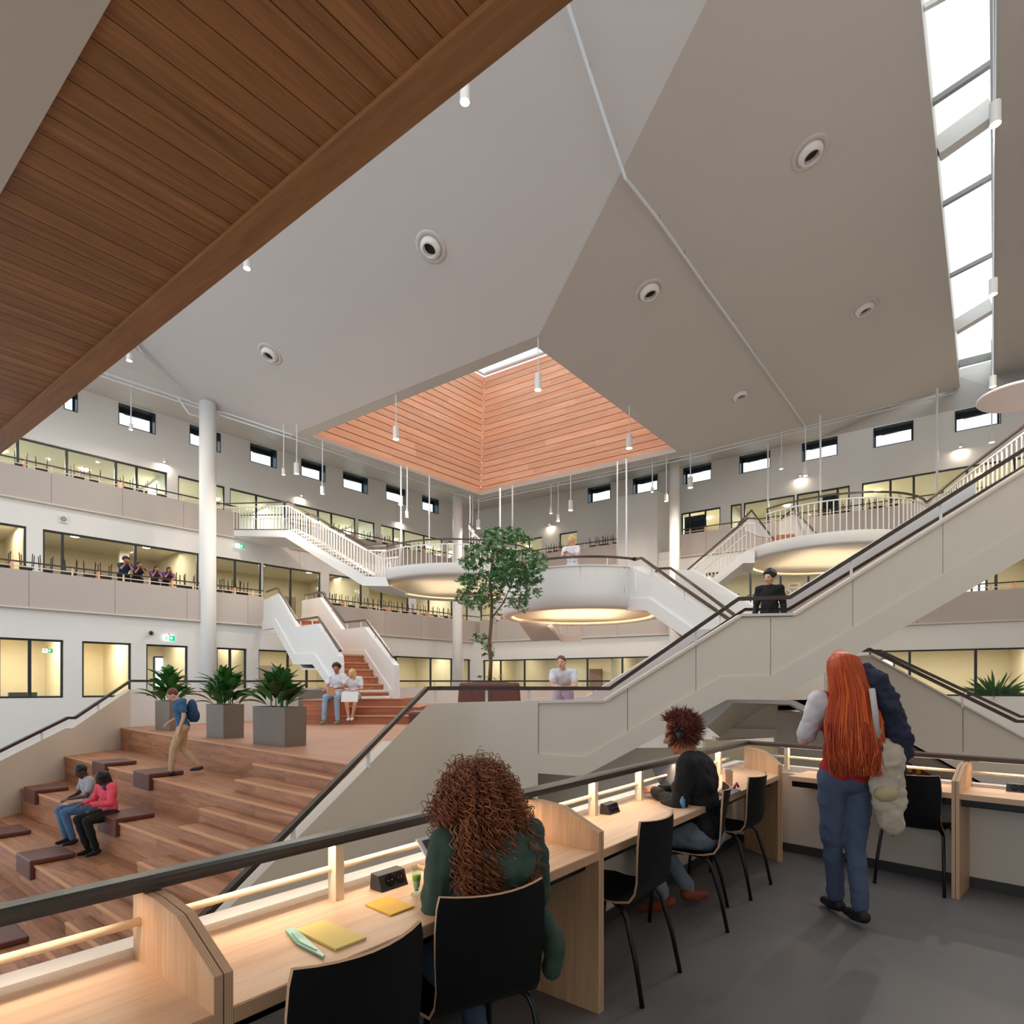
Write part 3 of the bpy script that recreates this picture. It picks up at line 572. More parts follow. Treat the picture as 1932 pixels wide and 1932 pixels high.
# intermediate steps on the right, in front of each riser
steps = [(0, 1, (477.6, 1440.7), .45), (0, 2, (444.5, 1470.4), .30), (1, 1, (376.6, 1525), 0), (1, 2, (339.5, 1558.8), -.15), (2, 1, (260, 1626), -.45), (2, 2, (226, 1663), -.60), (3, 1, (124, 1740), -.9), (3, 2, (75, 1785), -1.05), (4, 1, (-20, 1880), -1.35), (4, 2, (-60, 1920), -1.5)]
for k, j, px, z in steps:
    P0 = PZ(*px, z); P0.z = 0
    base, d = TLn[k]; d = d if d.x > 0 else -d; nn = V((-d.y, d.x, 0)); dist = (P0-base).dot(nn)
    f = j/3; p1, d1 = TLn[k+1]; d1 = d1 if d1.x > 0 else -d1
    A = P0; lnj = (A, d.lerp(d1, f).normalized()); B = isect(lnj, WAl)+inw
    back = (isect((A, nn), TLn[k]), isect(TLn[k], WAl)+inw); zf = zt_(k+1)
    dress(A, B, zf, z, back, 'step')
    Z = lambda p, zz: V((p.x, p.y, zz)); sd = (back[0]-A).normalized(); sx = V((sd.y, -sd.x, 0)); sx = sx if sx.x < 0 else -sx
    MB().prism([Z(A, zf), Z(back[0], zf), Z(back[0], z-.001), Z(A, z-.001)], sx*.012).build('side_board', M['tier'], seat, matrix=inv)
# platform floor
bk = [AT(246, 1300, 15.5), AT(611, 1300, 17.2), AT(748, 1300, 20), AT(1400, 1300, 20)]
PAR = [dA, dB+inw, V((-1.2, 8.05, 0)), V((-.9, 8.2, 0)), V((.1, 8.2, 0)), V((1.0, 8.2, 0)), V((1.6, 12.0, 0)), bk[3], bk[2], bk[1], bk[0]]
pfm = MB().prism([V((p.x, p.y, PF-.3)) for p in (PAR[0]+V((.01, .03, 0)), PAR[1]+V((.0, .03, 0)), *PAR[2:])], (0, 0, .3)); struct(pfm.build('floor', mat('platform_oak', (176, 126, 100), .5, noise=.14, nscale=1.4)))
slab('floor', [V((-30, -6, 0)), V((30, -6, 0)), V((30, 60, 0)), V((-30, 60, 0))], -4.0, -3.7, M['lino'])

RW = M['rail']
def handrail(path, posts, label, w_=.055, h_=.045, pm=None, name='stair_handrail', pw_=.03):
    e = empty(name, path[0], label=label, cat='handrail'); inv = Matrix.Translation(-e.location)
    MB().path(path, w_, h_).build('rail', RW, e, matrix=inv)
    for a, b in posts: MB().bar(a, b, pw_, pw_).build('post', pm or M['steel'], e, matrix=inv)
    return e
# left parapet of the seating stair
WLf = Wall((lw1.x, lw1.y), (lw0.x, lw0.y))
ptop = [WLf.at(-60, 1466), WLf.at(0, 1436), WLf.at(124, 1374), WLf.at(137, 1374), WLf.at(240, 1305)]
mb = MB(); pb = [V((p.x, p.y, -3.0)) for p in ptop]
mb.prism(ptop+[WLf.at(246, 1301), V((WLf.at(246, 1301).x, WLf.at(246, 1301).y, -3.0)), V((ptop[0].x, ptop[0].y, -3.0))], -WLf.n*.14)
struct(mb.build('wall_stair', M['cream']))
eL = WLf.at(246, 1301.4); bq = V((bk[0].x, bk[0].y, 0))
WB = Wall((eL.x, eL.y), (AT(611, 1300, 17.0).x, AT(611, 1300, 17.0).y))
struct(MB().prism([WB.P(0, .3), WB.pt(640, .3), WB.pt(640, 1.45), WB.P(0, eL.z)], -WB.n*.12).build('wall_platform', M['white']))
W19 = Wall((-4.0, 19.3), (6.0, 19.3))
struct(MB().prism([W19.pt(735, .3), W19.pt(1300, .3), W19.pt(1300, 1.45), W19.pt(735, 1.45)], -W19.n*.12).build('wall_platform', M['white']))
ol = [WLf.at(-60, 1446), WLf.at(0, 1416.6), WLf.at(127, 1354.5), WLf.at(141, 1354.5), WLf.at(246, 1284.6)]
rl = ol+[WB.pt(379, ol[-1].z), WB.pt(620, 1.64)]
handrail(rl, [(WLf.at(78, 1378), WLf.at(78, 1397)), (WLf.at(185, 1326), WLf.at(185, 1342)), (WB.pt(280, 1.40), WB.pt(280, 1.6)), (WB.pt(470, 1.42), WB.pt(470, 1.62))], 'dark handrail climbing the cream wall at far left and running behind the planters', .05, .05)
handrail([W19.pt(748, 1.66), W19.pt(1300, 1.66)], [(W19.pt(x, 1.44), W19.pt(x, 1.65)) for x in (781, 820, 853, 1150, 1200)]+[(W19.pt(1100, 1.44), W19.pt(1100, 1.65))], 'dark handrail on low white wall behind the tree planter', .05, .05)

# ---------------------------------------------------------------- main stair: near wall, near parapet
YS = 8.0
def fr(px, py, y=YS): return AT(px, py, y)
wA = [WA.at(300, 1848), WA.at(440, 1705), WA.at(740, 1398.5)]
lo = lambda p: V((p.x, p.y, -3.7))
mb = MB().prism([wA[0], wA[1], wA[2], WA.P((wA[2]-WA.o).dot(WA.d), -3.7), WA.P((wA[0]-WA.o).dot(WA.d), -3.7)], -WA.n*.13)
struct(mb.build('wall_stair', M['cream']))
cv = []
for i_ in range(17):
    x_ = 740+i_*11; f_ = i_/16; y_ = 1705-(x_-440)*378/370 if x_ < 810 else 1327-(x_-810)*.0244; Yw = WA.at(740, 1300).y; Yl = WA.at(min(x_, 815), 1300).y
    cv.append(AT(x_, y_, Yw+(8.0-Yw)*(1-(1-f_)**2)))
cv = [cv[0]]+cv[1:]+[fr(1015, 1322)]
mb = MB()
for a, b in zip(cv[:-1], cv[1:]): mb.prism([a, b, lo(b), lo(a)], (0, .13, 0))
struct(mb.build('wall_stair', M['cream']))
ms = empty('main_stair', fr(1400, 1300), label='long cream parapet stair crossing the picture from centre up to the right', cat='stair'); inv = Matrix.Translation(-ms.location)
B = lambda mb, n, m: mb.build(n, m, ms, matrix=inv)
topl = [(1015, 1322), (1140, 1320), (1395, 1160), (1495, 1158), (2060, 804)]
midl = [(1015, 1423), (1103, 1429), (1360, 1277), (1455, 1275), (1610, 1184), (2060, 918)]
botl = [(1015, 1459), (1100, 1465), (1372, 1320), (1468, 1320), (2060, 980)]
def yat(L_, x):
    for (a, b), (c, d) in zip(L_[:-1], L_[1:]):
        if a <= x <= c: return b+(d-b)*(x-a)/(c-a)
def seg(L_, x0, x1): return [(x0, yat(L_, x0))]+[p for p in L_ if x0 < p[0] < x1]+[(x1, yat(L_, x1))]
js = [1015, 1184, 1313, 1454, 1609, 1779, 2060]
for a, b in zip(js[:-1], js[1:]):
    tp_ = seg(topl, a+.7, b-.7); md = seg(midl, a+.7, b-.7)
    for i in range(1):
        pts = [fr(x, y+5, YS+.03) for x, y in tp_]+[fr(x, y+4, YS+.03) for x, y in reversed(md)]
        B(MB().prism(pts, (0, .05, 0)), 'parapet_panel', M['cream'])
B(MB().prism([fr(x, y+8, YS+.04) for x, y in topl]+[fr(x, y, YS+.04) for x, y in reversed(botl)], (0, .1, 0)), 'parapet_core', mat('joint_shadow_gap', (150, 140, 126), .7))
B(MB().prism([fr(x, y, YS) for x, y in midl]+[fr(x, y, YS) for x, y in reversed(botl)], (0, .16, 0)), 'stringer', M['cream'])
B(MB().path([fr(x, y+2, YS+.08) for x, y in topl], .17, .035), 'top_cap', M['cream'])
# far parapet, treads, soffit
YF = 10.0
off = V((0, YF-YS, 0)); T3 = [fr(x, y) for x, y in topl]; B3 = [fr(x, y) for x, y in botl]
B(MB().prism([p+off for p in T3]+[p+off for p in reversed(B3)], (0, .12, 0)), 'far_parapet', M['white'])
for i in range(len(B3)-1): B(MB().prism([B3[i]+V((0, .05, 0)), B3[i+1]+V((0, .05, 0)), B3[i+1]+off, B3[i]+off], (0, 0, .04)), 'underside', M['cream'])
for i in range(24):
    x = 1110+i*11 if i < 24 else 0
    y = yat(topl, max(1140, x))+118; p = fr(x, y)
    if x < 1380: B(MB().box((p.x, YS+.14, p.z-.03), (p.x+.09, YF, p.z+.1)), 'tread', M['tread'])
p, q_ = fr(1395, 1270), fr(1490, 1270); B(MB().box((p.x, YS+.14, p.z), (q_.x, YF, p.z+.08)), 'landing', M['tread'])
for i in range(40):
    x = 1492+i*11; y = yat(topl, x)+114; p = fr(x, y); B(MB().box((p.x, YS+.14, p.z-.03), (p.x+.09, YF, p.z+.1)), 'tread', M['tread'])
nr = [WA.at(300, 1815), WA.at(391, 1722), WA.at(805, 1299), fr(830, 1298.5), fr(1150, 1299), fr(1393, 1130), fr(1490, 1127), fr(2060, 767)]
ps = [(WA.at(553, 1558), WA.at(553, 1590)), (WA.at(695, 1418), WA.at(695, 1448))]+[(fr(x, a), fr(x, b, YS+.05)) for x, a, b in ((821, 1300, 1328), (918, 1300, 1326), (998, 1300, 1324), (1120, 1300, 1322), (1313, 1188, 1214), (1606, 1058, 1092), (1775, 950, 988))]
handrail(nr, ps, 'long dark handrail from the seating stair up the main stair, nearer of two', .05, .05, pw_=.035)
fo = lambda x, y: AT(x, y, YF-.1)
handrail([fo(1180, 1300), fo(1405, 1150), fo(1487, 1150), fo(2060, 802)], [(fo(x, a), fo(x, b)) for x, a, b in ((1350, 1190, 1215), (1580, 1100, 1125), (1720, 1015, 1040))], 'second dark handrail of the main stair, on its far side just over the parapet edge', .05, .05)

# ---------------------------------------------------------------- second stair descending to the right, and the one beneath
s2 = empty('lower_stair', AT(1800, 1400, 10.4), label='cream parapet stair going down to the right beyond the red-haired woman', cat='stair'); inv = Matrix.Translation(-s2.location)
Y2 = 10.3; g = lambda x, y, Y=Y2: AT(x, y, Y); B = lambda mb, n, m: mb.build(n, m, s2, matrix=inv)
t2 = [(1560, 1245), (1640, 1237), (1930, 1394), (2060, 1398)]; m2 = [(1560, 1330), (1655, 1330), (1932, 1483), (2060, 1550)]; b2 = [(1560, 1352), (1620, 1352), (1932, 1525), (2060, 1590)]
for a, b in ((1560, 1817), (1818, 2060)):
    B(MB().prism([g(x, y, Y2+.03) for x, y in seg(t2, a, b-1)]+[g(x, y+4, Y2+.03) for x, y in reversed(seg(m2, a, b-1))], (0, .1, 0)), 'parapet_panel', M['cream'])
B(MB().prism([g(x, y) for x, y in m2]+[g(x, y) for x, y in reversed(b2)], (0, .16, 0)), 'stringer', M['cream'])
B(MB().path([g(x, y, Y2+.06) for x, y in t2], .14, .03), 'top_cap', M['cream'])
B(MB().prism([g(x, y)+V((0, 1.9, 0)) for x, y in t2]+[g(x, y)+V((0, 1.9, 0)) for x, y in reversed(b2)], (0, .12, 0)), 'far_parapet', M['white'])
bb = [g(x, y) for x, y in b2]
for i in range(3): B(MB().prism([bb[i], bb[i+1], bb[i+1]+V((0, 1.9, 0)), bb[i]+V((0, 1.9, 0))], (0, 0, .04)), 'underside', M['cream'])
handrail([g(1560, 1232), g(1640, 1225), g(1918, 1361), g(2060, 1362)], [(g(1815, 1315), g(1815, 1335))], 'dark handrail sloping down right of the red-haired woman, nearer one', .05, .05)
handrail([g(1560, 1228, 12.1), g(1660, 1228, 12.1), g(1925, 1352, 12.1), g(2060, 1353, 12.1)], [(g(1822, 1306, 12.1), g(1822, 1330, 12.1))], 'thin dark handrail sloping down right of the red-haired woman, farther one', .05, .05)
s3 = empty('under_stair', AT(1430, 1400, 11), label='pale stair soffit folded below the main stair behind the desk corner', cat='stair'); inv = Matrix.Translation(-s3.location)
B = lambda mb, n, m: mb.build(n, m, s3, matrix=inv)
o3 = [(1290, 1372), (1338, 1322), (1380, 1318), (1500, 1322), (1640, 1392)]; u3 = [(1290, 1402), (1345, 1362), (1384, 1326), (1492, 1329), (1640, 1410)]
B(MB().prism([g(x, y, 9.4) for x, y in o3]+[g(x, y, 9.4) for x, y in reversed(u3)], (0, .14, 0)), 'stringer', M['white'])
B(MB().prism([g(1384, 1326, 9.5), g(1330, 1368, 9.5), g(1358, 1390, 12.2), g(1446, 1331, 12.2)], (0, 0, .05)), 'underside', M['cream'])
B(MB().prism([g(1384, 1326, 9.5), g(1492, 1329, 9.5), g(1500, 1331, 12.2), g(1446, 1331, 12.2)], (0, 0, .05)), 'underside', M['cream'])
B(MB().prism([g(1350, 1398, 12.2), g(1350, 1390, 12.2), g(1446, 1322, 12.2), g(1700, 1316, 12.2), g(1700, 1520, 12.2), g(1468, 1520, 12.2), g(1468, 1391, 12.2)], (0, .2, 0)), 'back_wall', M['cream'])
B(MB().prism([g(1356, 1392, 12.05), g(1370, 1374, 12.05), g(1469, 1376, 12.05), g(1469, 1391, 12.05)], (0, .15, 0)), 'ledge', M['cream'])
struct(MB().box((.32, 9.3, -3.7), (3.4, 9.45, .5)).build('wall_lower', M['cream']))
# bright lower-level backdrop: wall, window, mosaic counter
lw_ = Wall((-2, 13.6), (12, 13.0))
struct(MB().prism([lw_.pt(1330, -3.7), lw_.pt(2100, -3.7), lw_.pt(2100, .0), lw_.pt(1330, 0.3)], -lw_.n*.2).build('wall_lower', M['roomw']))
WN[0] += 1; fw_ = struct(MB().bar(lw_.pt(1738, -.5, .05), lw_.pt(1738, -2.1, .05), .1, .06).bar(lw_.pt(1778, -.5, .05), lw_.pt(1778, -2.1, .05), .1, .06).bar(lw_.pt(1730, -.42, .05), lw_.pt(1790, -.42, .05), .1, .08).build(f'window_{WN[0]}', M['gray']))
MB().prism([lw_.pt(1740, -2.0, .04), lw_.pt(1776, -2.0, .04), lw_.pt(1776, -.5, .04), lw_.pt(1740, -.5, .04)], -lw_.n*.01).build('pane', mat('day_window', (220, 228, 235), .3, emit=(220, 230, 240), es=.9), fw_)
ct = empty('mosaic_counter', AT(1800, 1480, 11.6), label='counter front of brown and yellow wooden tiles on the lower level under the rail', cat='counter'); inv = Matrix.Translation(-ct.location)
cols = [mat('tile_'+n, c, .5) for n, c in (('amber', (206, 150, 74)), ('rust', (136, 52, 34)), ('brown', (96, 50, 34)), ('ochre', (226, 182, 104)))]
c0_, c1_ = AT(1690, 1440, 11.6), AT(1905, 1520, 11.6)
MB().box((c0_.x, 11.62, c1_.z), (c1_.x, 12.3, c0_.z+.03)).build('counter_body', M['plyd'], ct, matrix=inv)
x = c0_.x; n = 0
while x < c1_.x:
    z = c0_.z; wv = RNG.choice([.08, .12, .16])
    while z > c1_.z:
        hh = RNG.choice([.06, .09, .12]); n += 1
        if n < 260: MB().box((x, 11.6-RNG.uniform(0, .02), z-hh+.004), (x+wv-.004, 11.63, z)).build('tile', RNG.choice(cols), ct, matrix=inv)
        z -= hh
    x += wv
# ---------------------------------------------------------------- oak stair up to the middle floor
os_ = empty('oak_stair', AT(690, 1300, 15.5), label='white walled stair with oak treads rising behind the seated couple', cat='stair'); inv = Matrix.Translation(-os_.location)
B = lambda mb, n, m: mb.build(n, m, os_, matrix=inv)
a, b = AT(743, 1300, 15.5), AT(569, 1200, 26.4); OR = Wall((a.x, a.y), (b.x, b.y)); a, b = AT(639, 1300, 15.5), AT(498, 1200, 26.1); OL = Wall((a.x, a.y), (b.x, b.y))
side0 = V((1, .25, 0)).normalized()
rt = [(743, 1255), (687, 1182.6), (644.6, 1187.7), (603, 1127), (569.5, 1133)]; rb = [(569.5, 1190), (602, 1190), (648, 1255), (690, 1256), (737, 1322), (745, 1322)]
side = V((1, .25, 0)).normalized()
B(MB().prism([OR.at(*p) for p in rt+rb], side*.14), 'right_parapet', M['white'])
sk_ = [(739, 1316), (739, 1301), (689, 1226), (648, 1226), (602, 1162), (569.5, 1162), (569.5, 1180), (602, 1182), (645, 1246), (690, 1246), (733, 1316)]
B(MB().prism([OR.at(*p) for p in sk_], -side*.03), 'skirting', M['white'])
lt = [(639, 1254), (638, 1238), (598, 1176.6), (559, 1182.6), (523, 1120.4), (498, 1132)]; lb = [(496, 1189), (519, 1185), (556.6, 1253.7), (592.8, 1253.7), (622.6, 1295), (640, 1320)]
B(MB().prism([OL.at(*p) for p in lt+lb], side*.14), 'left_parapet', M['white'])
bd_ = [(497, 1171), (520, 1166), (558, 1234), (595, 1233), (640, 1302)]
B(MB().prism([OL.at(*p) for p in bd_]+[OL.at(*p) for p in reversed(lb)], -side*.05), 'stringer', M['white'])
tr = [(735, 1304.7), (725, 1290.5), (715, 1276.5), (705.5, 1262.8), (696.3, 1249.9), (688, 1235.6), (640, 1224), (634, 1213), (628, 1204), (622, 1196), (616, 1188), (610, 1180), (604, 1171.5)]
prevz = 1.17
for i, (px, py) in enumerate(tr):
    p = OR.at(px, py); nx = OR.at(*tr[i+1]) if i+1 < len(tr) else OR.at(575, 1171)
    ql = OL.P((p-OL.o).dot(OL.d), p.z)+side0*.15; nl = OL.P((nx-OL.o).dot(OL.d), p.z)+side0*.15; pn = V((nx.x, nx.y, p.z))
    Zd = lambda v, z: V((v.x, v.y, z)); nosl = (p-nx).normalized()*.03; nosl.z = 0
    B(MB().prism([p+nosl, ql+nosl, nl, pn], (0, 0, -.045)), 'tread', NOS); B(MB().prism([Zd(p, prevz-.04), Zd(ql, prevz-.04), Zd(ql, p.z-.045), Zd(p, p.z-.045)], Zd(nx-p, 0).normalized()*.03), 'riser', M['tread'])  # shading put into the colour: light oak treads, darker oak risers
    prevz = p.z
br = [OR.at(x, y) for x, y in ((738, 1316), (690, 1262), (648, 1262), (602, 1196), (569, 1196))]
for i in range(4):
    a_1, b_1 = br[i], br[i+1]; c_1, d_1 = OL.P((b_1-OL.o).dot(OL.d), b_1.z), OL.P((a_1-OL.o).dot(OL.d), a_1.z); B(MB().prism([a_1, b_1, c_1, d_1], (0, 0, -.05)), 'underside', M['white'])
def up_(W, L, dz=0): return [W.at(x, y)+side*.07+V((0, 0, dz)) for x, y in L]
handrail(up_(OR, [(738, 1240), (687, 1170), (646, 1174), (604, 1117), (572, 1123)]), [(OR.at(x, y)+side*.07, OR.at(x, y+14)+side*.07) for x, y in ((732, 1234), (703, 1196), (677, 1172), (651, 1176), (622, 1144), (575, 1124))], 'dark handrail on the right wall of the oak stair', .06, .06)
handrail(up_(OL, [(637, 1228), (596, 1164), (557, 1170), (520, 1109), (499, 1117)]), [(OL.at(x, y)+side*.07, OL.at(x, y+14)+side*.07) for x, y in ((628, 1214), (608, 1184), (585, 1168), (563, 1171), (543, 1148), (525, 1120))], 'dark handrail on the left wall of the oak stair', .06, .06)
# wide wooden steps at its foot
sb = empty('platform_steps', AT(650, 1366, 13.9), label='low wide oak steps and seat block carrying the seated couple', cat='steps'); inv = Matrix.Translation(-sb.location)
def blk(x0, x1, Y0, Y1, z0, z1, nm): 
    a, b = AT(x0, 1300, Y0).x, AT(x1, 1300, Y0).x
    o = MB().box((a, Y0+.012, z0), (b, Y1, z1-.02)).build(nm, M['tread'], sb, matrix=inv); MB().box((a-.01, Y0, z1-.022), (b+.01, Y1, z1)).build('step_top', M['tread'], sb, matrix=inv); MB().box((a-.01, Y0-.01, z1-.02), (b+.01, Y0+.01, z1+.001)).build('nosing', NOS, sb, matrix=inv)
blk(572, 640, 13.9, 17.5, PF, 1.17, 'seat_block'); blk(640, 777, 13.9, 17, PF, .79, 'step'); blk(640, 792, 14.5, 17.2, .79, .98, 'step'); blk(640, 758, 15.1, 17.4, .98, 1.17, 'step')

# ---------------------------------------------------------------- round landings
GLOW = mat('cove_glow', (255, 226, 180), .5, emit=(255, 206, 150), es=1.5)
def disc(e, inv, cx, cyb, Y, rg, ro, thick):
    c = AT(cx, cyb, Y); rr = rg*Y/F; r2 = ro*Y/F; zb = c.z
    B = lambda mb, n, m, **k: mb.build(n, m, e, matrix=inv, **k)
    B(MB().lathe([(rr, zb+.10), (rr, zb-.0), (r2-.10, zb-.0), (r2, zb+.07), (r2, zb+thick)], 96, (c.x, c.y, 0)), 'rim', M['white'], smooth=True)
    B(MB().lathe([(0, zb+.12), (rr*.97, zb+.10)], 96, (c.x, c.y, 0)), 'ceiling_disc', M['warmdisc'])
    B(MB().lathe([(rr*.97, zb+.085), (rr*1.0, zb+.085), (rr*1.0, zb+.04)], 96, (c.x, c.y, 0)), 'light_cove', GLOW)
    B(MB().lathe([(0, zb+thick), (r2, zb+thick)], 96, (c.x, c.y, 0)), 'floor', M['lino'])
    area((c.x, c.y, zb-.35), rr*1.1, 34, (1, .84, .64), (0, 0, 1)); return c, rr, r2, zb
def arc(c, r, z, a0, a1, n=28): return [V((c.x+r*math.cos(t), c.y+r*math.sin(t), z)) for t in (math.radians(a0+(a1-a0)*i/n) for i in range(n+1))]
def balus(e, inv, path, h, sp=.16, m=None, cap=True, rail=True):
    """balusters on a path of floor points"""
    m = m or M['steel']; B = lambda mb, n, mm: mb.build(n, mm, e, matrix=inv); up = V((0, 0, 1)); L = 0; nx = 0
    for a, b in zip(path[:-1], path[1:]):
        d = (b-a).length
        while nx < L+d:
            p = a.lerp(b, (nx-L)/d); B(MB().bar(p, p+up*h, .028, .028), 'baluster', m); nx += sp
        L += d
    B(MB().path([p+up*h for p in path], .04, .04), 'top_bar', m)
    if rail: B(MB().path([p+up*(h+.18) for p in path], .06, .05), 'handrail', RW)
# central landing with solid white drum
cl_ = empty('central_landing', AT(1098, 1166, 17), label='round white landing with solid drum parapet in the centre, blonde woman on it', cat='landing'); inv = Matrix.Translation(-cl_.location)
c, rr, r2, zb = disc(cl_, inv, 1098, 1166, 17.4, 134, 150, .40)
B = lambda mb, n, m, **k: mb.build(n, m, cl_, matrix=inv, **k)
zt1 = zb+.40
for a0, a1 in ((178, 232), (232.6, 262), (262.6, 291), (291.6, 330)):
    ar = arc(c, r2-.02, zt1, a0, a1, 16); mb = MB()
    for p, q_ in zip(ar[:-1], ar[1:]): mb.prism([p, q_, q_+V((0, 0, .66)), p+V((0, 0, .66))], (c-p).normalized()*.07*V((1, 1, 0)).length/1.414 if 0 else V(((c.x-p.x)/r2*.07, (c.y-p.y)/r2*.07, 0)))
    B(mb, 'drum_panel', M['white'], smooth=False)
ar = arc(c, r2-.05, zt1+.675, 178, 300, 48); B(MB().path(ar, .12, .03), 'top_cap', M['white'])
arr = arc(c, r2-.05, zt1+.90, 178, 300, 48)
pB = [(1190, 1069), (1208, 1068), (1400, 1200)]                     # stair leaving the landing to the right
Yt = lambda x: 15.6-(x-1190)*.0235
sp3 = [AT(x, y, Yt(x)) for x, y in pB]
SWp = Wall((AT(1188, 1100, 15.3).x, 15.3), (AT(1400, 1100, 10.4).x, 10.4))
stp = [SWp.at(x, y) for x, y in ((1185, 1069), (1212, 1068), (1250, 1094.5), (1400, 1200))]; stb = [SWp.at(x, y) for x, y in ((1185, 1152), (1222, 1152), (1300, 1206), (1400, 1277))]; stm = [SWp.at(x, y) for x, y in ((1185, 1131), (1228, 1129), (1300, 1179), (1400, 1250))]
sx = V((.93, .2, 0))*.10
B(MB().prism(stp+list(reversed(stb)), sx), 'stair_parapet', M['white']); B(MB().prism(stm+list(reversed(stb)), -sx*.5), 'stair_stringer', M['white'])
sw = V((1.35, .45, 0)); B(MB().prism([p+sw for p in stp]+[p+sw for p in reversed(stb)], sx), 'stair_parapet', M['white'])
for i in range(3): B(MB().prism([stb[i], stb[i+1], stb[i+1]+sw, stb[i]+sw], (0, 0, .05)), 'stair_underside', M['white'])
for i in range(10):
    f = i/14; p = stp[1].lerp(stp[3], f)-V((0, 0, 1.0)); B(MB().prism([p+sx, p+sw, p+sw+(stp[3]-stp[1]).normalized()*V((1, 1, 0)).length*.2, p+sx+(stp[3]-stp[1])*.06], (0, 0, .04)), 'tread', M['tread'])
for t in arr[4::9]: B(MB().bar(t-V((0, 0, .22)), t, .03, .03), 'post', M['steel'])
handrail(arr+[SWp.at(1210, 1052.5), SWp.at(1280, 1103), SWp.at(1375, 1168)], [(SWp.at(x, y), SWp.at(x, y+19)) for x, y in ((1229, 1068), (1291, 1112), (1358, 1158))], 'dark handrail curving round the central landing and down its stair', .055, .05)
handrail([AT(1237, 1079, 15.6), AT(1243, 1073, 15.6), AT(1266, 1072, 15.4), AT(1385, 1160, 11.6)], [(AT(x, y, 15.6-(x-1266)*.033), AT(x, y+16, 15.6-(x-1266)*.033)) for x, y in ((1239, 1078), (1283, 1086), (1341, 1128))], 'dark handrail on the far side of the central landing stair', .055, .05)
B(MB().prism([AT(977, 1172, 18.5), AT(1040, 1178, 18.5), AT(1060, 1205, 21), AT(1004, 1210, 21)], (0, 0, .06)), 'lower_flight', M['white'])
B(MB().prism([AT(1040, 1178, 18.5), AT(1060, 1198, 20), AT(1097, 1198, 20), AT(1097, 1210, 20), AT(1060, 1211, 20), AT(1032, 1180, 18.5)], (0, .1, 0)), 'lower_stringer', M['white'])
balus(cl_, inv, [AT(1058, 1196, 20), AT(1096, 1196, 20)], .42, .13, rail=False)

# left landing: bridge, flight, disc
ll = empty('left_landing', AT(860, 1112, 25), label='left white landing with bridge, baluster stair and round disc behind the middle column', cat='landing'); inv = Matrix.Translation(-ll.location)
c, rr, r2, zb = disc(ll, inv, 868, 1113, 25.2, 130, 158, .42)
B = lambda mb, n, m, **k: mb.build(n, m, ll, matrix=inv, **k)
Yl = lambda x: 28.6-(x-400)*.0155 if x < 560 else 26.1-(x-560)*.02
fp = [(404, 998), (545, 998), (690, 1087), (728, 1089)]
fpt = [AT(x, y, Yl(x)) for x, y in fp]; fpb = [AT(x, y, Yl(x)) for x, y in ((404, 1013), (538, 1014), (684, 1105), (734, 1106))]
B(MB().prism(fpt+list(reversed(fpb)), (0, .15, 0)), 'stringer', M['white']); far = V((.4, 1.9, 0))
for i in range(3): B(MB().prism([fpb[i], fpb[i+1], fpb[i+1]+far, fpb[i]+far], (0, 0, .05)), 'underside', M['white'])
B(MB().prism([fpt[0], fpt[1], fpt[1]+far, fpt[0]+far], (0, 0, -.05)), 'bridge_floor', M['lino'])
balus(ll, inv, fpt[:2]+[fpt[2], fpt[3]]+arc(c, r2-.04, fpt[3].z, 205, 335, 30), 1.02, .2)
balus(ll, inv, [p+far for p in fpt[:2]]+[fpt[2]+far*.8, fpt[3]+far*.6]+arc(c, r2-.04, fpt[3].z, 168, 90, 16), 1.02, .24)
for i in range(15):
    f = (i+.5)/15; p = fpt[1].lerp(fpt[2], f); B(MB().prism([p, p+V((.3, 0, 0)), p+V((.3, 0, 0))+far, p+far], (0, 0, .05)), 'tread', M['white'])
# short flight rising right of the disc (its balusters show behind the tree)
rf = [AT(885, 1089, 23), AT(890, 1032, 23.4)]
fl = [AT(940, 1098, 21.5), AT(886, 1040, 22.5)]
B(MB().prism([fl[0], fl[1], fl[1]+V((0, 0, -.3)), fl[0]+V((0, 0, -.3))], (0, .1, 0)), 'rear_stringer', M['white'])
balus(ll, inv, [fl[1], fl[0]], .85, .2)
# right landing
rl_ = empty('right_landing', AT(1560, 1060, 22), label='right round landing with baluster rail above the man in black', cat='landing'); inv = Matrix.Translation(-rl_.location)
c, rr, r2, zb = disc(rl_, inv, 1563, 1060, 22.5, 138, 154, .42)
B = lambda mb, n, m, **k: mb.build(n, m, rl_, matrix=inv, **k)
zf = zb+.42
Yr = lambda x: 21.6+(1430-x)*.022
dp = [(1424, 1039), (1410, 1038), (1318, 1112)]; d3 = [AT(x, y, Yr(x)) for x, y in dp]; d3b = [AT(x, y, Yr(x)) for x, y in ((1424, 1062), (1403, 1062), (1322, 1126), (1300, 1140))]
B(MB().prism(d3+[AT(1290, 1133, Yr(1290))]+list(reversed(d3b)), (0, .15, 0)), 'stringer', M['white'])
fw2 = V((.6, 1.7, 0))
for i in range(2): B(MB().prism([d3b[i], d3b[i+1], d3b[i+1]+fw2, d3b[i]+fw2], (0, 0, .05)), 'underside', M['white'])
balus(rl_, inv, [AT(1290, 1135, Yr(1290)), d3[2], d3[1], d3[0]], 1.0, .2); balus(rl_, inv, [AT(1290, 1135, Yr(1290))+fw2, d3[2]+fw2, d3[1]+fw2], 1.0, .22, rail=False)
rim = arc(c, r2-.04, zf, 202, 318, 40); balus(rl_, inv, rim, 1.05, .19)
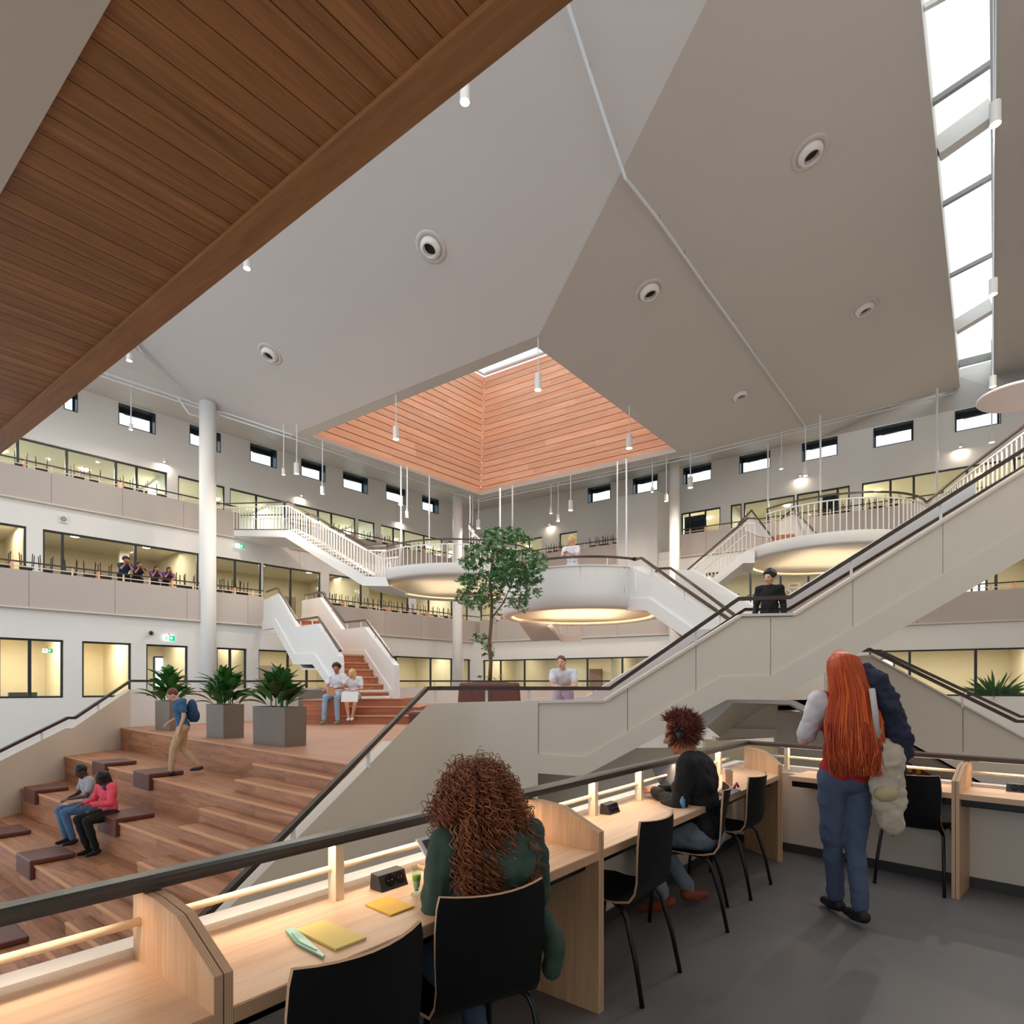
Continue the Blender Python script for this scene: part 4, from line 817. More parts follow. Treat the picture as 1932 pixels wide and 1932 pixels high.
# flight rising to the right from the disc
e0 = rim[-1]; e1 = AT(1815, 968, 17.5); e2 = AT(1932, 893, 14.8); e3 = AT(2040, 825, 13)
balus(rl_, inv, [e0, e1, e2, e3], 1.0, .2)
for a_1, b_1 in ((e0, e1), (e1, e2), (e2, e3)): B(MB().bar(a_1-V((0, 0, .1)), b_1-V((0, 0, .1)), .1, .2), 'rising_stringer', M['white'])
# small parapet stair from the disc to the top floor
for (pts, Y, th) in (([(1418, 972), (1406, 986), (1408, 1002), (1432, 1012), (1458, 1015)], 24.5, .1), ([(1499, 969), (1472, 982), (1472, 1020), (1543, 1016)], 26.5, .1)):
    B(MB().prism([AT(x, y, Y) for x, y in pts], (0, th, 0)), 'white_parapet', M['steel'])
B(MB().prism([AT(1462, 1010, 26), AT(1499, 1007, 26), AT(1502, 1018, 26), AT(1462, 1022, 26)], (0, .6, 0)), 'tread', M['tread'])
handrail([AT(1392, 990, 24.6), AT(1418, 963, 24.4), AT(1460, 1018, 24)], [(AT(x, y, 24.5), AT(x, y+14, 24.5)) for x, y in ((1405, 978), (1430, 980))], 'dark handrail forming a peak at the left of the right landing', .07, .06)
handrail([AT(1472, 980, 26.4), AT(1497, 960, 26.4), AT(1545, 1012, 25.2)], [(AT(x, y, 26.4), AT(x, y+14, 26.4)) for x, y in ((1497, 961), (1520, 986))], 'dark handrail forming a small peak behind the right landing rail', .07, .06)
# pale acoustic disc at the far right
p = AT(1925, 750, 13.5); o = MB().lathe([(0, 0), (.78, 0), (.8, .02), (.8, .05), (0, .05)], 64).build('acoustic_disc', mat('pale_disc', (236, 220, 216), .8), smooth=False); o.location = p
o.rotation_euler = (-.0, .05, 0); tag(o, 'pale pink round acoustic disc hanging at the right picture edge', 'acoustic panel')
# ---------------------------------------------------------------- our balcony: floor, parapet wall, desks
P0 = V((.418, 2.70, 0)); P1 = V((2.28, 4.96, 0)); D2 = V((.692, -.722, 0)).normalized(); W2 = V((.722, .692, 0)).normalized()
def c12(o1, o2): return isect((P0+WD*o1, UD), (P1+W2*o2, D2))
def L1(t, o, z=0): p = P0+UD*t+WD*o; return V((p.x, p.y, z))
def L2(t, o, z=0): p = P1+D2*t+W2*o; return V((p.x, p.y, z))
Zs = lambda p, z: V((p.x, p.y, z))
TL0, TR1 = -5.0, 4.2
cW = c12(.49, .38)
slab('floor', [L1(TL0, .5), cW+V((0, .01, 0)), L2(TR1, .39), L2(TR1, -7), V((-2, -7, 0)), L1(TL0, -1.5)], -.3, 0, M['lino'])
def twoseg(name, o0a, o0b, o1a, o1b, z0, z1, m, ex=None):
    a, b = c12(o0a, o0b), c12(o1a, o1b); mb = MB()
    mb.prism([Zs(L1(TL0, o0a), z0), Zs(a, z0), Zs(b, z0), Zs(L1(TL0, o1a), z0)], (0, 0, z1-z0)); mb.prism([Zs(a, z0), Zs(L2(TR1, o0b), z0), Zs(L2(TR1, o1b), z0), Zs(b, z0)], (0, 0, z1-z0)); return mb.build(name, m)
struct(twoseg('wall_balcony', .49, .38, .565, .47, -.5, .70, M['cream']))
struct(twoseg('baseboard_front', .478, .368, .492, .382, 0, .075, mat('dark_skirting', (58, 56, 56), .5)))
struct(twoseg('trim_3', .484, .46, .567, .55, .70, .75, M['white']))
def edgem(axis):
    m = bpy.data.materials.new('ply_layers_'+axis); m.use_nodes = True; nt = m.node_tree; b = nt.nodes['Principled BSDF']; tc = nt.nodes.new('ShaderNodeTexCoord'); w_ = nt.nodes.new('ShaderNodeTexWave')
    w_.bands_direction = axis; w_.inputs['Scale'].default_value = 62; w_.inputs['Distortion'].default_value = .6; w_.inputs['Detail'].default_value = 1; cr = nt.nodes.new('ShaderNodeValToRGB')
    cr.color_ramp.elements[0].color = lin((182, 140, 108)); cr.color_ramp.elements[1].color = lin((216, 178, 144)); cr.color_ramp.elements[0].position = .1; cr.color_ramp.elements[1].position = .6
    nt.links.new(tc.outputs['Object'], w_.inputs['Vector']); nt.links.new(w_.outputs['Fac'], cr.inputs[0]); nt.links.new(cr.outputs[0], b.inputs['Base Color']); b.inputs['Roughness'].default_value = .6; return m
PX_, PZ_ = edgem('X'), edgem('Z')
def deskseg(Lf, t0, t1, a, b, lab, m, depth=.484):
    o = Zs((Lf(t0, 0)+Lf(t1, 0))/2, 0); e = empty('study_desk', o, label=lab, cat='desk'); inv = Matrix.Translation(-o)
    MB().prism([Zs(p, .692) for p in (Lf(t0, .006), b if 0 else Lf(t1, .006), Lf(t1, depth) if b is None else b, Lf(t0, depth))], (0, 0, .038)).build('desk_top', m, e, matrix=inv)
    MB().prism([Lf(t0, 0, .692), Lf(t1, 0, .692), Lf(t1, .006, .692), Lf(t0, .006, .692)], (0, 0, .037)).build('front_edge', PZ_, e, matrix=inv)
    MB().prism([Lf(t0, .07, .635), Lf(t1, .07, .635), Lf(t1, .10, .635), Lf(t0, .10, .635)], (0, 0, .055)).prism([Lf(t0, .07, .635), Lf(t1, .07, .635), Lf(t1, .36, .635), Lf(t0, .36, .635)], (0, 0, .006)).build('cable_tray', M['black'], e, matrix=inv)
    return e
tD0, tD1 = -1.70, 0.0
deskseg(L1, TL0, tD0-.045, 0, None, 'oak desk section at the bottom left corner', M['desk'])
deskseg(L1, tD0, tD1-.045, 0, None, 'oak desk section with the yellow notepads, in front of the curly haired woman', M['desk'])
deskseg(L1, tD1, 2.93, 0, c12(.484, .46), 'oak desk section with the woman in black and her laptop', M['desk'])
tD3 = 1.18
o_ = deskseg(L2, .03, tD3-.045, 0, None, 'oak desk section behind the red-haired woman', M['desk2'], .46)
deskseg(L2, tD3, TR1, 0, None, 'oak desk section at the right picture edge', M['desk2'], .46)
def divider(p, rz_, lab, w_=.045):
    e = empty('desk_divider', p, rz_, label=lab, cat='divider')          # local: x = thickness (to the left), y = depth
    pr = [(0, 0), (0, .815), (.20, .905), (.33, .918), (.475, .918), (.475, .0)]
    for x0 in (-.045, -.0215):
        mb = MB(); x1 = x0+.0205; n = len(pr)
        mb.add([(x0, y, z) for y, z in pr], [tuple(range(n))], 0); mb.add([(x1, y, z) for y, z in pr], [tuple(range(n-1, -1, -1))], 0)
        for i in range(n): a, b = pr[i], pr[(i+1) % n]; mb.add([(x0, *a), (x1, *a), (x1, *b), (x0, *b)], [(0, 1, 2, 3)], 1)
        mb.build('panel', [M['ply'], PX_], e)
    MB().prism([(-.0245, y+.004, z-.004) for y, z in pr], (.003, 0, 0)).build('felt_core', mat('divider_gap', (70, 96, 84), .8), e)
    for y, z in ((.08, .55), (.08, .25)): MB().ell((.0, y, z), (.002, .005, .005), n=8, m=4).build('screw', M['gray'], e)
aU = math.atan2(WD.y, WD.x)-math.pi/2
divider(L1(tD0, -.0), aU, 'plywood desk divider nearest the camera at the lower left')
divider(L1(tD1, -.0), aU, 'plywood desk divider between the curly haired woman and the woman in black')
divider(L1(2.955, -.02), math.atan2(.976, -.217)-math.pi/2, 'plywood desk divider in the corner where the two desk rows meet')
divider(L2(tD3, 0), math.atan2(W2.y, W2.x)-math.pi/2, 'plywood desk divider right of the red-haired woman')
# foreground rail
RW2 = wood('rail_front', (84, 78, 74), (40, 36, 35), UD, .30, vary=0, stretch=30)
RW3 = wood('rail_side', (88, 64, 52), (50, 36, 30), D2, .35, vary=0, stretch=30)
hr_ = empty('balcony_handrail', L1(0, .42, .9), label='dark oak handrail on cream posts along both desk rows', cat='handrail'); inv = Matrix.Translation(-hr_.location); cc = c12(.42, .42)
def railseg(a, b, m):
    d = (b-a).normalized(); s_ = V((d.y, -d.x, 0)); pr = [(-.033, -.018), (.033, -.018), (.033, .012), (.024, .021), (-.024, .021), (-.033, .012)]
    mb = MB(); n = 6; mb.add([a+s_*x+V((0, 0, z)) for x, z in pr]+[b+s_*x+V((0, 0, z)) for x, z in pr], [tuple(range(n)), tuple(range(11, 5, -1))]+[(i, i+6, (i+1) % 6+6, (i+1) % 6) for i in range(n)]); mb.build('rail', m, hr_, matrix=inv)
zr_ = .943
railseg(L1(TL0, .42, zr_), Zs(cc, zr_), RW2); railseg(Zs(cc, zr_), L2(TR1, .42, zr_), RW3)
CRP = mat('cream_post', (238, 222, 196), .4)
def tof(px, Lf, d, p): k = (px-CX)/F; return (k*p.y-p.x)/(d.x-k*d.y)
def t1px(px, o=.41): return tof(px, L1, UD, P0+WD*o)
def t2px(px, o=.41): return tof(px, L2, D2, P1+W2*o)
for px in (635, 1120, 1207, 1356): t = t1px(px); MB().prism([L1(t-.017, .39, .73), L1(t+.017, .39, .73), L1(t+.017, .435, .73), L1(t-.017, .435, .73)], (0, 0, .197)).build('post', CRP, hr_, matrix=inv)
for px in (1484.6,): t = t2px(px); MB().prism([L2(t-.017, .39, .73), L2(t+.017, .39, .73), L2(t+.017, .435, .73), L2(t-.017, .435, .73)], (0, 0, .197)).build('post', CRP, hr_, matrix=inv)
crod = c12(.425, .425)
for a, b in ((TL0, tD0-.046), (tD0, tD1-.046), (tD1, 2.93)): MB().tube([L1(a, .425, .838), L1(b, .425, .838)], .0115, 12).build('rod', CRP, hr_, smooth=True, matrix=inv)
for a, b in ((-.45, tD3-.046), (tD3, TR1)): MB().tube([L2(a, .425, .838), L2(b, .425, .838)], .0115, 12).build('rod', CRP, hr_, smooth=True, matrix=inv)
for a, b, pw_ in ((TL0, -3.4, 5), (-3.3, tD0-.1, 6), (tD0+.05, tD1-.1, 8), (tD1+.05, 1.4, 7), (1.5, 2.85, 7)):
    p = (L1(a, .40, zr_-.022)+L1(b, .40, zr_-.022))/2; l = area(p, (b-a), pw_*.34, (1, .78, .56), (0, 0, -1), .02); l.rotation_euler = (0, 0, math.atan2(UD.y, UD.x))
    MB().prism([L1(a, .395, zr_-.0195), L1(b, .395, zr_-.0195), L1(b, .405, zr_-.0195), L1(a, .405, zr_-.0195)], (0, 0, .001)).build('led_strip', M['strip'], hr_, matrix=inv)
for a, b, pw_ in ((-.2, tD3-.1, 6), (tD3+.05, 2.6, 6)):
    p = (L2(a, .40, zr_-.022)+L2(b, .40, zr_-.022))/2; l = area(p, (b-a), pw_*.34, (1, .78, .56), (0, 0, -1), .02); l.rotation_euler = (0, 0, math.atan2(D2.y, D2.x))
    MB().prism([L2(a, .395, zr_-.0195), L2(b, .395, zr_-.0195), L2(b, .405, zr_-.0195), L2(a, .405, zr_-.0195)], (0, 0, .001)).build('led_strip', M['strip'], hr_, matrix=inv)

# ---------------------------------------------------------------- chairs
PLY = mat('chair_ply_edge', (206, 164, 130), .6)
def make_chair(lab, grp=None):
    e = empty('chair', (0, 0, 0), label=lab, cat='chair', group=grp)
    prof = [(.215, .430, .190), (.205, .445, .196), (.12, .452, .198), (.0, .446, .198), (-.10, .444, .197), (-.165, .458, .193), (-.195, .495, .188), (-.212, .55, .186), (-.228, .64, .192), (-.243, .73, .194), (-.256, .80, .19), (-.262, .835, .182)]
    nx = 8; g = []
    for i, (y, z, hw) in enumerate(prof):
        a, b = prof[max(0, i-1)], prof[min(len(prof)-1, i+1)]; d = V((0, b[0]-a[0], b[1]-a[1])).normalized(); nrm = V((0, -d.z, d.y)); nrm = nrm if i < 5 and nrm.z > 0 or nrm.y > 0 else -nrm
        k = max(0, (z-.46)/.37)*.045; row = []
        for j in range(nx+1):
            u = -1+2*j/nx; row.append((V((u*hw, y, z))+nrm*(k*u*u)+V((0, 0, -.012*(1-u*u) if i < 5 else 0)), nrm))
        g.append(row)
    th = .011
    for nm, off_, mt in (('shell', 0, M['shell']),):
        mb = MB(); T = [p+n*th/2 for r_ in g for p, n in r_]; Bt = [p-n*th/2 for r_ in g for p, n in r_]; w1 = nx+1; n0 = len(T); fs = []
        for i in range(len(prof)-1):
            for j in range(nx): a = i*w1+j; fs += [(a, a+1, a+1+w1, a+w1), (n0+a, n0+a+w1, n0+a+w1+1, n0+a+1)]
        mb.add(T+Bt, fs); mb.build('shell', mt, e, smooth=True)
        mb = MB(); bd = [i for i in range(w1)]+[i*w1+nx for i in range(1, len(prof))]+[(len(prof)-1)*w1+j for j in range(nx-1, -1, -1)]+[i*w1 for i in range(len(prof)-2, 0, -1)]
        for a, b in zip(bd, bd[1:]+bd[:1]): mb.add([T[a], T[b], Bt[b], Bt[a]], [(0, 1, 2, 3)])
        mb.build('ply_edge', PLY, e)
    for s_ in (-1, 1):
        MB().tube([(s_*.12, .02, .430), (s_*.165, .10, .428), (s_*.185, .15, .415), (s_*.192, .172, .385), (s_*.205, .20, .20), (s_*.215, .215, 0)], .0115, 10).build('leg', M['black'], e, smooth=True)
        MB().tube([(s_*.12, -.0, .430), (s_*.165, -.08, .428), (s_*.185, -.125, .415), (s_*.192, -.15, .385), (s_*.205, -.205, .20), (s_*.215, -.245, 0)], .0115, 10).build('leg', M['black'], e, smooth=True)
    MB().tube([(-.13, .02, .428), (.13, .02, .428)], .010, 8).tube([(-.13, -.02, .428), (.13, -.02, .428)], .010, 8).build('under_frame', M['black'], e, smooth=True)
    return e
def place(o, x, y, deg, lab=None, z=0):
    o.location = (x, y, z); o.rotation_euler = (0, 0, math.radians(deg)); 
    if lab: o['label'] = lab
    return o
CH = make_chair('empty black plywood chair in front of the yellow notepads, at the bottom centre')
def newchair(lab): c = cp(CH); c['label'] = lab; return c
aw = math.degrees(math.atan2(WD.y, WD.x))-90                       # chair +y looks over the desk
chs = [(-.53, 1.60, aw-3, None), (-.17, 2.07, aw+10, 'black chair carrying the curly haired woman in the green hoodie'), (.54, 3.04, aw, 'empty black plywood chair just beyond the middle desk divider'),
       (1.02, 3.74, aw+40, 'black chair under the seated woman in black'), (1.60, 4.41, aw-2, 'empty black chair near the corner, beyond the woman in black'), (3.04, 4.46, math.degrees(math.atan2(W2.y, W2.x))-90, 'empty black chair pushed to the right-hand desk, half hidden by the canvas bag')]
for i, (x, y, dg, lab) in enumerate(chs): place(CH if i == 0 else newchair(lab), x, y, dg)

# ---------------------------------------------------------------- things on the desks
zd = .731
def flat(name, pxs, th, m, lab, cat, z=zd, back=None):
    pts = [PZ(x, y, z+th) for x, y in pxs]; c_ = sum(pts, V())/len(pts); c_.z = z; inv = Matrix.Translation(-c_)
    mb = MB().prism([p-V((0, 0, th)) for p in pts], (0, 0, th)); o = mb.build(name, m, None, matrix=inv, bevel=.0008); o.location = c_; return tag(o, lab, cat)
o = flat('notepad', [(557, 1753), (611.4, 1734.3), (691.6, 1767.7), (633.4, 1790)], .007, mat('pale_yellow_paper', (246, 224, 140), .7), 'pale yellow notepad lying on desk nearest the teal ruler case', 'notepad')
flat('notebook', [(689, 1705.8), (733, 1690), (782.2, 1709), (736.9, 1726)], .005, mat('golden_paper', (250, 200, 66), .6), 'golden yellow square notebook on the desk near the glass', 'notebook')
tp = [PZ(x, y, zd+.002) for x, y in ((538, 1757), (556, 1754), (574, 1768), (613, 1806), (610, 1809), (560, 1783))]; c_ = tp[0].copy(); inv = Matrix.Translation(-c_)
tl = empty('pencil_case', c_, label='slim teal translucent case lying beside the pale yellow notepad', cat='pencil case'); MB().prism(tp, (0, 0, .006)).build('case_body', mat('teal_plastic', (126, 206, 190), .25), tl, matrix=inv, bevel=.001); MB().prism([p.lerp(sum(tp, V())/6, .35)+V((0, 0, .0055)) for p in tp], (0, 0, .004)).build('case_ridge', mat('teal_light', (178, 226, 206), .25), tl, matrix=inv)
def socketbox(p, rz_, lab):
    e = empty('socket_box', p, rz_, label=lab, cat='socket')       # front (-y) slopes, x along the desk
    pr = [(-.035, 0), (-.030, .008), (-.012, .054), (.03, .058), (.035, .0)]
    MB().prism([(-.062, y, z) for y, z in pr], (.124, 0, 0)).build('housing', mat('socket_grey', (62, 62, 66), .35, metal=.3), e, bevel=.001)
    n_ = V((0, -.046, .018)).normalized(); R_ = n_.to_track_quat('Z', 'Y').to_matrix()
    for x in (-.016, .030):
        c0 = V((x, -.0215, .0305)); mb = MB(); fr_ = [c0+R_ @ V((.021*math.cos(t), .021*math.sin(t), .0012)) for t in (2*math.pi*k/24 for k in range(24))]
        mb.prism(fr_, n_*.0015).build('socket', M['shell'], e); fr_ = [c0+R_ @ V((.0165*math.cos(t), .0165*math.sin(t), .0028)) for t in (2*math.pi*k/24 for k in range(24))]
        MB().prism(fr_, n_*.0004).build('socket_well', M['black'], e)
        for s_ in (-1, 1): MB().ell(c0+R_ @ V((s_*.008, 0, .0032)), .002, n=8, m=4).build('pin_hole', M['gray'], e)
    return e
az = math.atan2(UD.y, UD.x)
socketbox(L1(t1px(738, .36), .37, zd), az, 'dark grey twin socket box on the desk beside the glass'); socketbox(L1(t1px(1154, .36), .37, zd), az, 'dark grey twin socket box on the desk beyond the middle divider')
socketbox(L2(t2px(1920, .36), .38, zd), math.atan2(D2.y, D2.x), 'dark grey twin socket box at the right picture edge')
gp = PZ(786, 1688, zd); gl = empty('drinking_glass', gp, label='small footed glass with water and lime on the desk', cat='glass')
MB().lathe([(0, 0), (.021, 0), (.022, .003), (.010, .008), (.0085, .012), (.012, .03), (.0155, .06), (.021, .098), (.0195, .098), (.014, .06), (.0105, .03), (.007, .014), (0, .013)], 32).build('bowl', glassm('tumbler_glass', (236, 246, 240)), gl, smooth=True)
MB().lathe([(0, .015), (.0095, .028), (.013, .058), (0, .058)], 24).build('water', mat('water', (206, 226, 220), .1, spec=.6), gl, smooth=True); MB().lathe([(0, .050), (.0142, .052), (.0155, .068), (0, .068)], 20).build('lime', mat('lime', (150, 190, 70), .5), gl, smooth=True); MB().ell((0, 0, .018), (.007, .007, .004)).build('blue_bead', mat('blue_bead', (80, 190, 220), .3), gl, smooth=True)
def tablet(c, u_, v_, name, lab, cat, m1, m2, bz):
    e = empty(name, c, label=lab, cat=cat); n_ = u_.cross(v_).normalized(); MB().prism([-u_/2-v_/2, u_/2-v_/2, u_/2+v_/2, -u_/2+v_/2], n_*-.008).build('body', m1, e, bevel=.003)
    a, b = u_*bz, v_*bz; MB().prism([-a/2-b/2+n_*.0006, a/2-b/2+n_*.0006, a/2+b/2+n_*.0006, -a/2+b/2+n_*.0006], n_*.0008).build('screen', m2, e); return e
tablet(V((-.235, 2.305, .83)), UD*.25, (WD*.13+V((0, 0, .13))), 'tablet', 'white tablet leaning on the desk in front of the curly haired woman', 'tablet', mat('tablet_white', (226, 226, 226), .3), mat('tablet_screen', (40, 28, 40), .1), .84)
lp = empty('laptop', AT(1262, 1500, 4.1), label='open grey laptop in front of the woman in black', cat='laptop'); q0 = V((0, 0, 0)); a, b, c, d = AT(1256, 1503, 4.1), AT(1300, 1512, 3.95), AT(1272, 1440, 4.25), AT(1229, 1446, 4.35); inv = Matrix.Translation(-lp.location)
MB().prism([a, b, c+V((.06, -.02, .0)), d], (0, .012, 0)).build('lid', mat('laptop_grey', (58, 56, 58), .5), lp, matrix=inv, bevel=.002)
e1_, e2_ = PZ(1240, 1506, zd+.005), PZ(1262, 1512, zd+.005); MB().prism([PZ(1240, 1505, zd+.004), PZ(1300, 1517, zd+.004), PZ(1322, 1500, zd+.004), PZ(1262, 1495, zd+.004)], (0, 0, .012)).build('keyboard_base', mat('laptop_base', (70, 78, 96), .3), lp, matrix=inv)
ob = PZ(1371, 1481, zd); o = empty('desk_organiser', ob, label='light wooden folder box on the desk right of the woman in black', cat='box'); MB().box((-.02, -.03, 0), (.035, .03, .11)).build('box_body', M['desk'], o); MB().box((-.022, -.02, .10), (.03, .02, .125)).build('paper', M['steel'], o)
for i, (c, lab, dz) in enumerate((((196, 190, 184), 'grey magazine at the bottom of the little stack right of the woman in black', 0), ((120, 120, 124), 'dark magazine lying on top of the little stack right of the woman in black', .012))):
    o = flat('magazine', [(1352, 1494), (1378, 1500), (1398, 1490), (1368, 1482)], .01, mat('magazine_%s' % 'ab'[i], c, .6), lab, 'magazine', z=zd+dz)
o = MB().tube([(0, 0, 0), (.03, .03, .03), (.05, .05, .0)], .008, 8).build('red_strap', mat('red_strap', (170, 24, 34), .5), smooth=True); o.location = PZ(1385, 1487, zd+.03); tag(o, 'red looped strap on the magazines right of the woman in black', 'strap')
o = flat('sticky_notes', [(1359, 1506), (1370, 1497), (1374, 1499), (1363, 1509)], .012, mat('blue_notes', (60, 120, 190), .5), 'blue pen case on the desk right of the woman in black', 'pen case')
o = MB().lathe([(0, 0), (.018, 0), (.018, .05), (.012, .06), (.012, .07), (0, .07)], 16).build('cup', mat('cup_blue', (90, 150, 200), .3), smooth=True); o.location = PZ(1287, 1524, zd); tag(o, 'small blue and white cup left of the woman in black', 'cup')

# ---------------------------------------------------------------- planters, plants, tree, cushions, pendants, signs
def leafmesh(name, L, W_, droop, m):
    mb = MB(); n = 7; vs = []
    for i in range(n+1):
        s_ = i/n; w_ = W_*math.sin(math.pi*min(1, s_*.92+.04))**.8; y = L*(s_-.12*droop*s_*s_); z = L*(.25*s_-droop*s_*s_)
        vs += [(-w_/2, y, z+w_*.22), (0, y, z), (w_/2, y, z+w_*.22)]
    mb.add(vs, [(3*i+j, 3*i+j+1, 3*i+j+4, 3*i+j+3) for i in range(n) for j in (0, 1)]); return mb.build(name, m, smooth=True)
LP = [leafmesh('leaf', .42, .14, .25, M['leaf']), leafmesh('leaf', .36, .18, .45, M['leaf']), leafmesh('leaf', .48, .10, .5, M['leaf']), leafmesh('leaf', .34, .19, .1, mat('rubber_leaf', (72, 78, 44), .3, noise=.3, nscale=6))]
LPm = [o.data for o in LP]
for o in LP: bpy.data.objects.remove(o)
def planter(pts, zt, lab, seed, h):
    r_ = random.Random(seed); A, B_, C_ = [PZ(*p, PF) for p in pts]; D_ = A+C_-B_; cen = (A+C_)/2; back = (cen-B_).normalized(); D_ = cen+back*max(.35, (cen-B_).length)
    e = empty('planter', Zs(cen, PF), label=lab, cat='planter'); inv = Matrix.Translation(-e.location); base = [Zs(p, PF) for p in (A, B_, C_, D_)]
    up2 = [cen.xy.to_3d()+(Zs(p, 0)-cen.xy.to_3d())*1.02 for p in base]; MB().add(base+[Zs(p, zt) for p in up2], [(0, 1, 5, 4), (1, 2, 6, 5), (2, 3, 7, 6), (3, 0, 4, 7)]).build('box', M['planter'], e, matrix=inv)
    MB().add([Zs(p, zt-.03) for p in up2], [(0, 1, 2, 3)]).build('soil', M['soil'], e, matrix=inv); mb = MB()
    for i in range(9): a = r_.uniform(0, 6.28); p = V((.12*math.cos(a), .12*math.sin(a), zt-PF-.03)); mb.tube([p, p*1.1+V((0, 0, h*r_.uniform(.3, .8)))], .009, 5)
    mb.build('stem', M['leaf'], e)
    for i in range(105):
        a = r_.uniform(0, 6.28); hz = r_.random(); k = 1-hz; o = bpy.data.objects.new('leaf', LPm[(3 if r_.random() < .2 and seed == 3 else r_.choice([0, 0, 1, 2]))]); C.objects.link(o); o.parent = e
        o.location = (r_.uniform(.02, .30)*math.cos(a)*k, r_.uniform(.02, .30)*math.sin(a)*k, zt-PF+h*.72*hz); s_ = r_.uniform(.6, 1.05)*(.75 if hz > .7 else 1); o.scale = (s_,)*3
        o.rotation_euler = (math.radians(r_.uniform(15, 45)+35*hz), r_.uniform(-.3, .3), a-math.pi/2)
planter([(477.6, 1403), (537, 1410), (577.5, 1407)], 1.175, 'grey planter with broad leaves, nearest of the three on the oak platform', 3, .55)
planter([(389.5, 1391), (421.3, 1394.5), (460, 1392)], 1.175, 'grey planter with glossy leaves, middle of the three on the oak platform', 5, .62)
planter([(293, 1376), (319.6, 1380), (345, 1377)], 1.19, 'grey planter with glossy leaves farthest left, behind the walking student', 8, .66)
tb_ = AT(925, 1325, 14); 
bs_ = empty('seat_planter', Zs(tb_, PF), label='maroon leather upholstered block with the tree growing out of it', cat='seat'); w0, w1 = 1.50/2, 1.36/2; hh = 1.57-PF
mb = MB().add([(-w0, -.7, 0), (w0, -.7, 0), (w0, .7, 0), (-w0, .7, 0), (-w1, -.62, hh), (w1, -.62, hh), (w1, .62, hh), (-w1, .62, hh)], [(0, 1, 5, 4), (1, 2, 6, 5), (2, 3, 7, 6), (3, 0, 4, 7), (4, 5, 6, 7)]); mb.build('upholstery', M['leather'], bs_, bevel=.05)
for x in (-.42, .02): MB().bar((x, -.705, .02), (x*.96, -.63, hh-.03), .012, .012).build('seam', M['plyd'], bs_)
MB().ell((0, 0, hh), (.5, .45, .03)).build('soil', M['soil'], bs_)
for x0, x1, Y_, z1, lab in ((770, 843, 13.2, .93, 'low maroon leather bench left of the tree block'), (762, 815, 15, .9, 'second low maroon leather bench farther left behind the handrail')):
    a = AT(x0, 1300, Y_); b = AT(x1, 1300, Y_); o = MB().box((0, 0, 0), (b.x-a.x, .6, z1-PF)).build('leather_bench', M['leather'], bevel=.06); o.location = (a.x, Y_, PF); tag(o, lab, 'bench')
a = AT(560, 1300, 15.2); o = MB().box((0, 0, 0), (.72, .5, .8)).build('grey_cabinet', M['planter'], bevel=.01); o.location = (a.x, 15.3, PF); tag(o, 'low grey cabinet behind the nearest planter', 'cabinet')
# tree
TY = 14.0; tre = empty('indoor_tree', AT(925, 1284, TY), label='slender indoor tree with small palmate leaves growing from the maroon block', cat='tree'); inv = Matrix.Translation(-tre.location)
T = lambda x, y, dy=0: AT(x, y, TY+dy)
trunk = [T(924, 1287), T(926, 1250), T(923, 1215), T(927, 1170), T(928, 1130), T(924, 1100), T(929, 1060), T(930, 1030, .1)]
MB().tube(trunk, [.05, .045, .042, .038, .032, .028, .02, .012], 8).build('trunk', M['bark'], tre, smooth=True, matrix=inv)
brs = [([T(928, 1165), T(948, 1140, -.2), T(962, 1110, -.3), T(975, 1080, -.3)], .022), ([T(926, 1100), T(905, 1085, .2), T(885, 1095, .4)], .014), ([T(928, 1070), T(950, 1040, .3), T(965, 1015, .5)], .014), ([T(930, 1040), T(940, 1015, -.2), T(958, 1003, -.4)], .01), ([T(928, 1060), T(905, 1040, -.4), T(882, 1055, -.5)], .012), ([T(924, 1232), T(908, 1215, -.2), T(900, 1202, -.2)], .008), ([T(962, 1110, -.3), T(990, 1095, -.5), T(1012, 1100, -.5)], .01), ([T(975, 1080, -.3), T(1000, 1062, 0)], .008), ([T(926, 1110), T(900, 1120, -.3), T(875, 1125, -.4)], .012)]
mb = MB()
for p, r0 in brs: mb.tube(p, [r0*(1-.7*i/(len(p)-1)) for i in range(len(p))], 6)
mb.build('branches', M['bark'], tre, smooth=True, matrix=inv)
mb = MB(); r_ = random.Random(4)
cl = [(950, 1010, 40, 16, 220), (915, 1035, 38, 14, 170), (890, 1060, 24, 14, 130), (985, 1060, 50, 26, 330), (945, 1070, 32, 30, 240), (970, 1085, 44, 22, 260), (915, 1095, 48, 18, 200), (885, 1095, 26, 10, 80), (890, 1125, 30, 20, 190), (990, 1115, 34, 16, 90), (980, 1130, 20, 18, 80), (1000, 1088, 24, 16, 120), (925, 1120, 26, 18, 110), (930, 1140, 50, 14, 60), (904, 1204, 14, 9, 40), (922, 1225, 12, 18, 22), (985, 1018, 26, 8, 26), (925, 1277, 28, 6, 10), (935, 1165, 12, 10, 14), (1008, 1062, 14, 8, 20), (985, 1145, 10, 12, 16)]
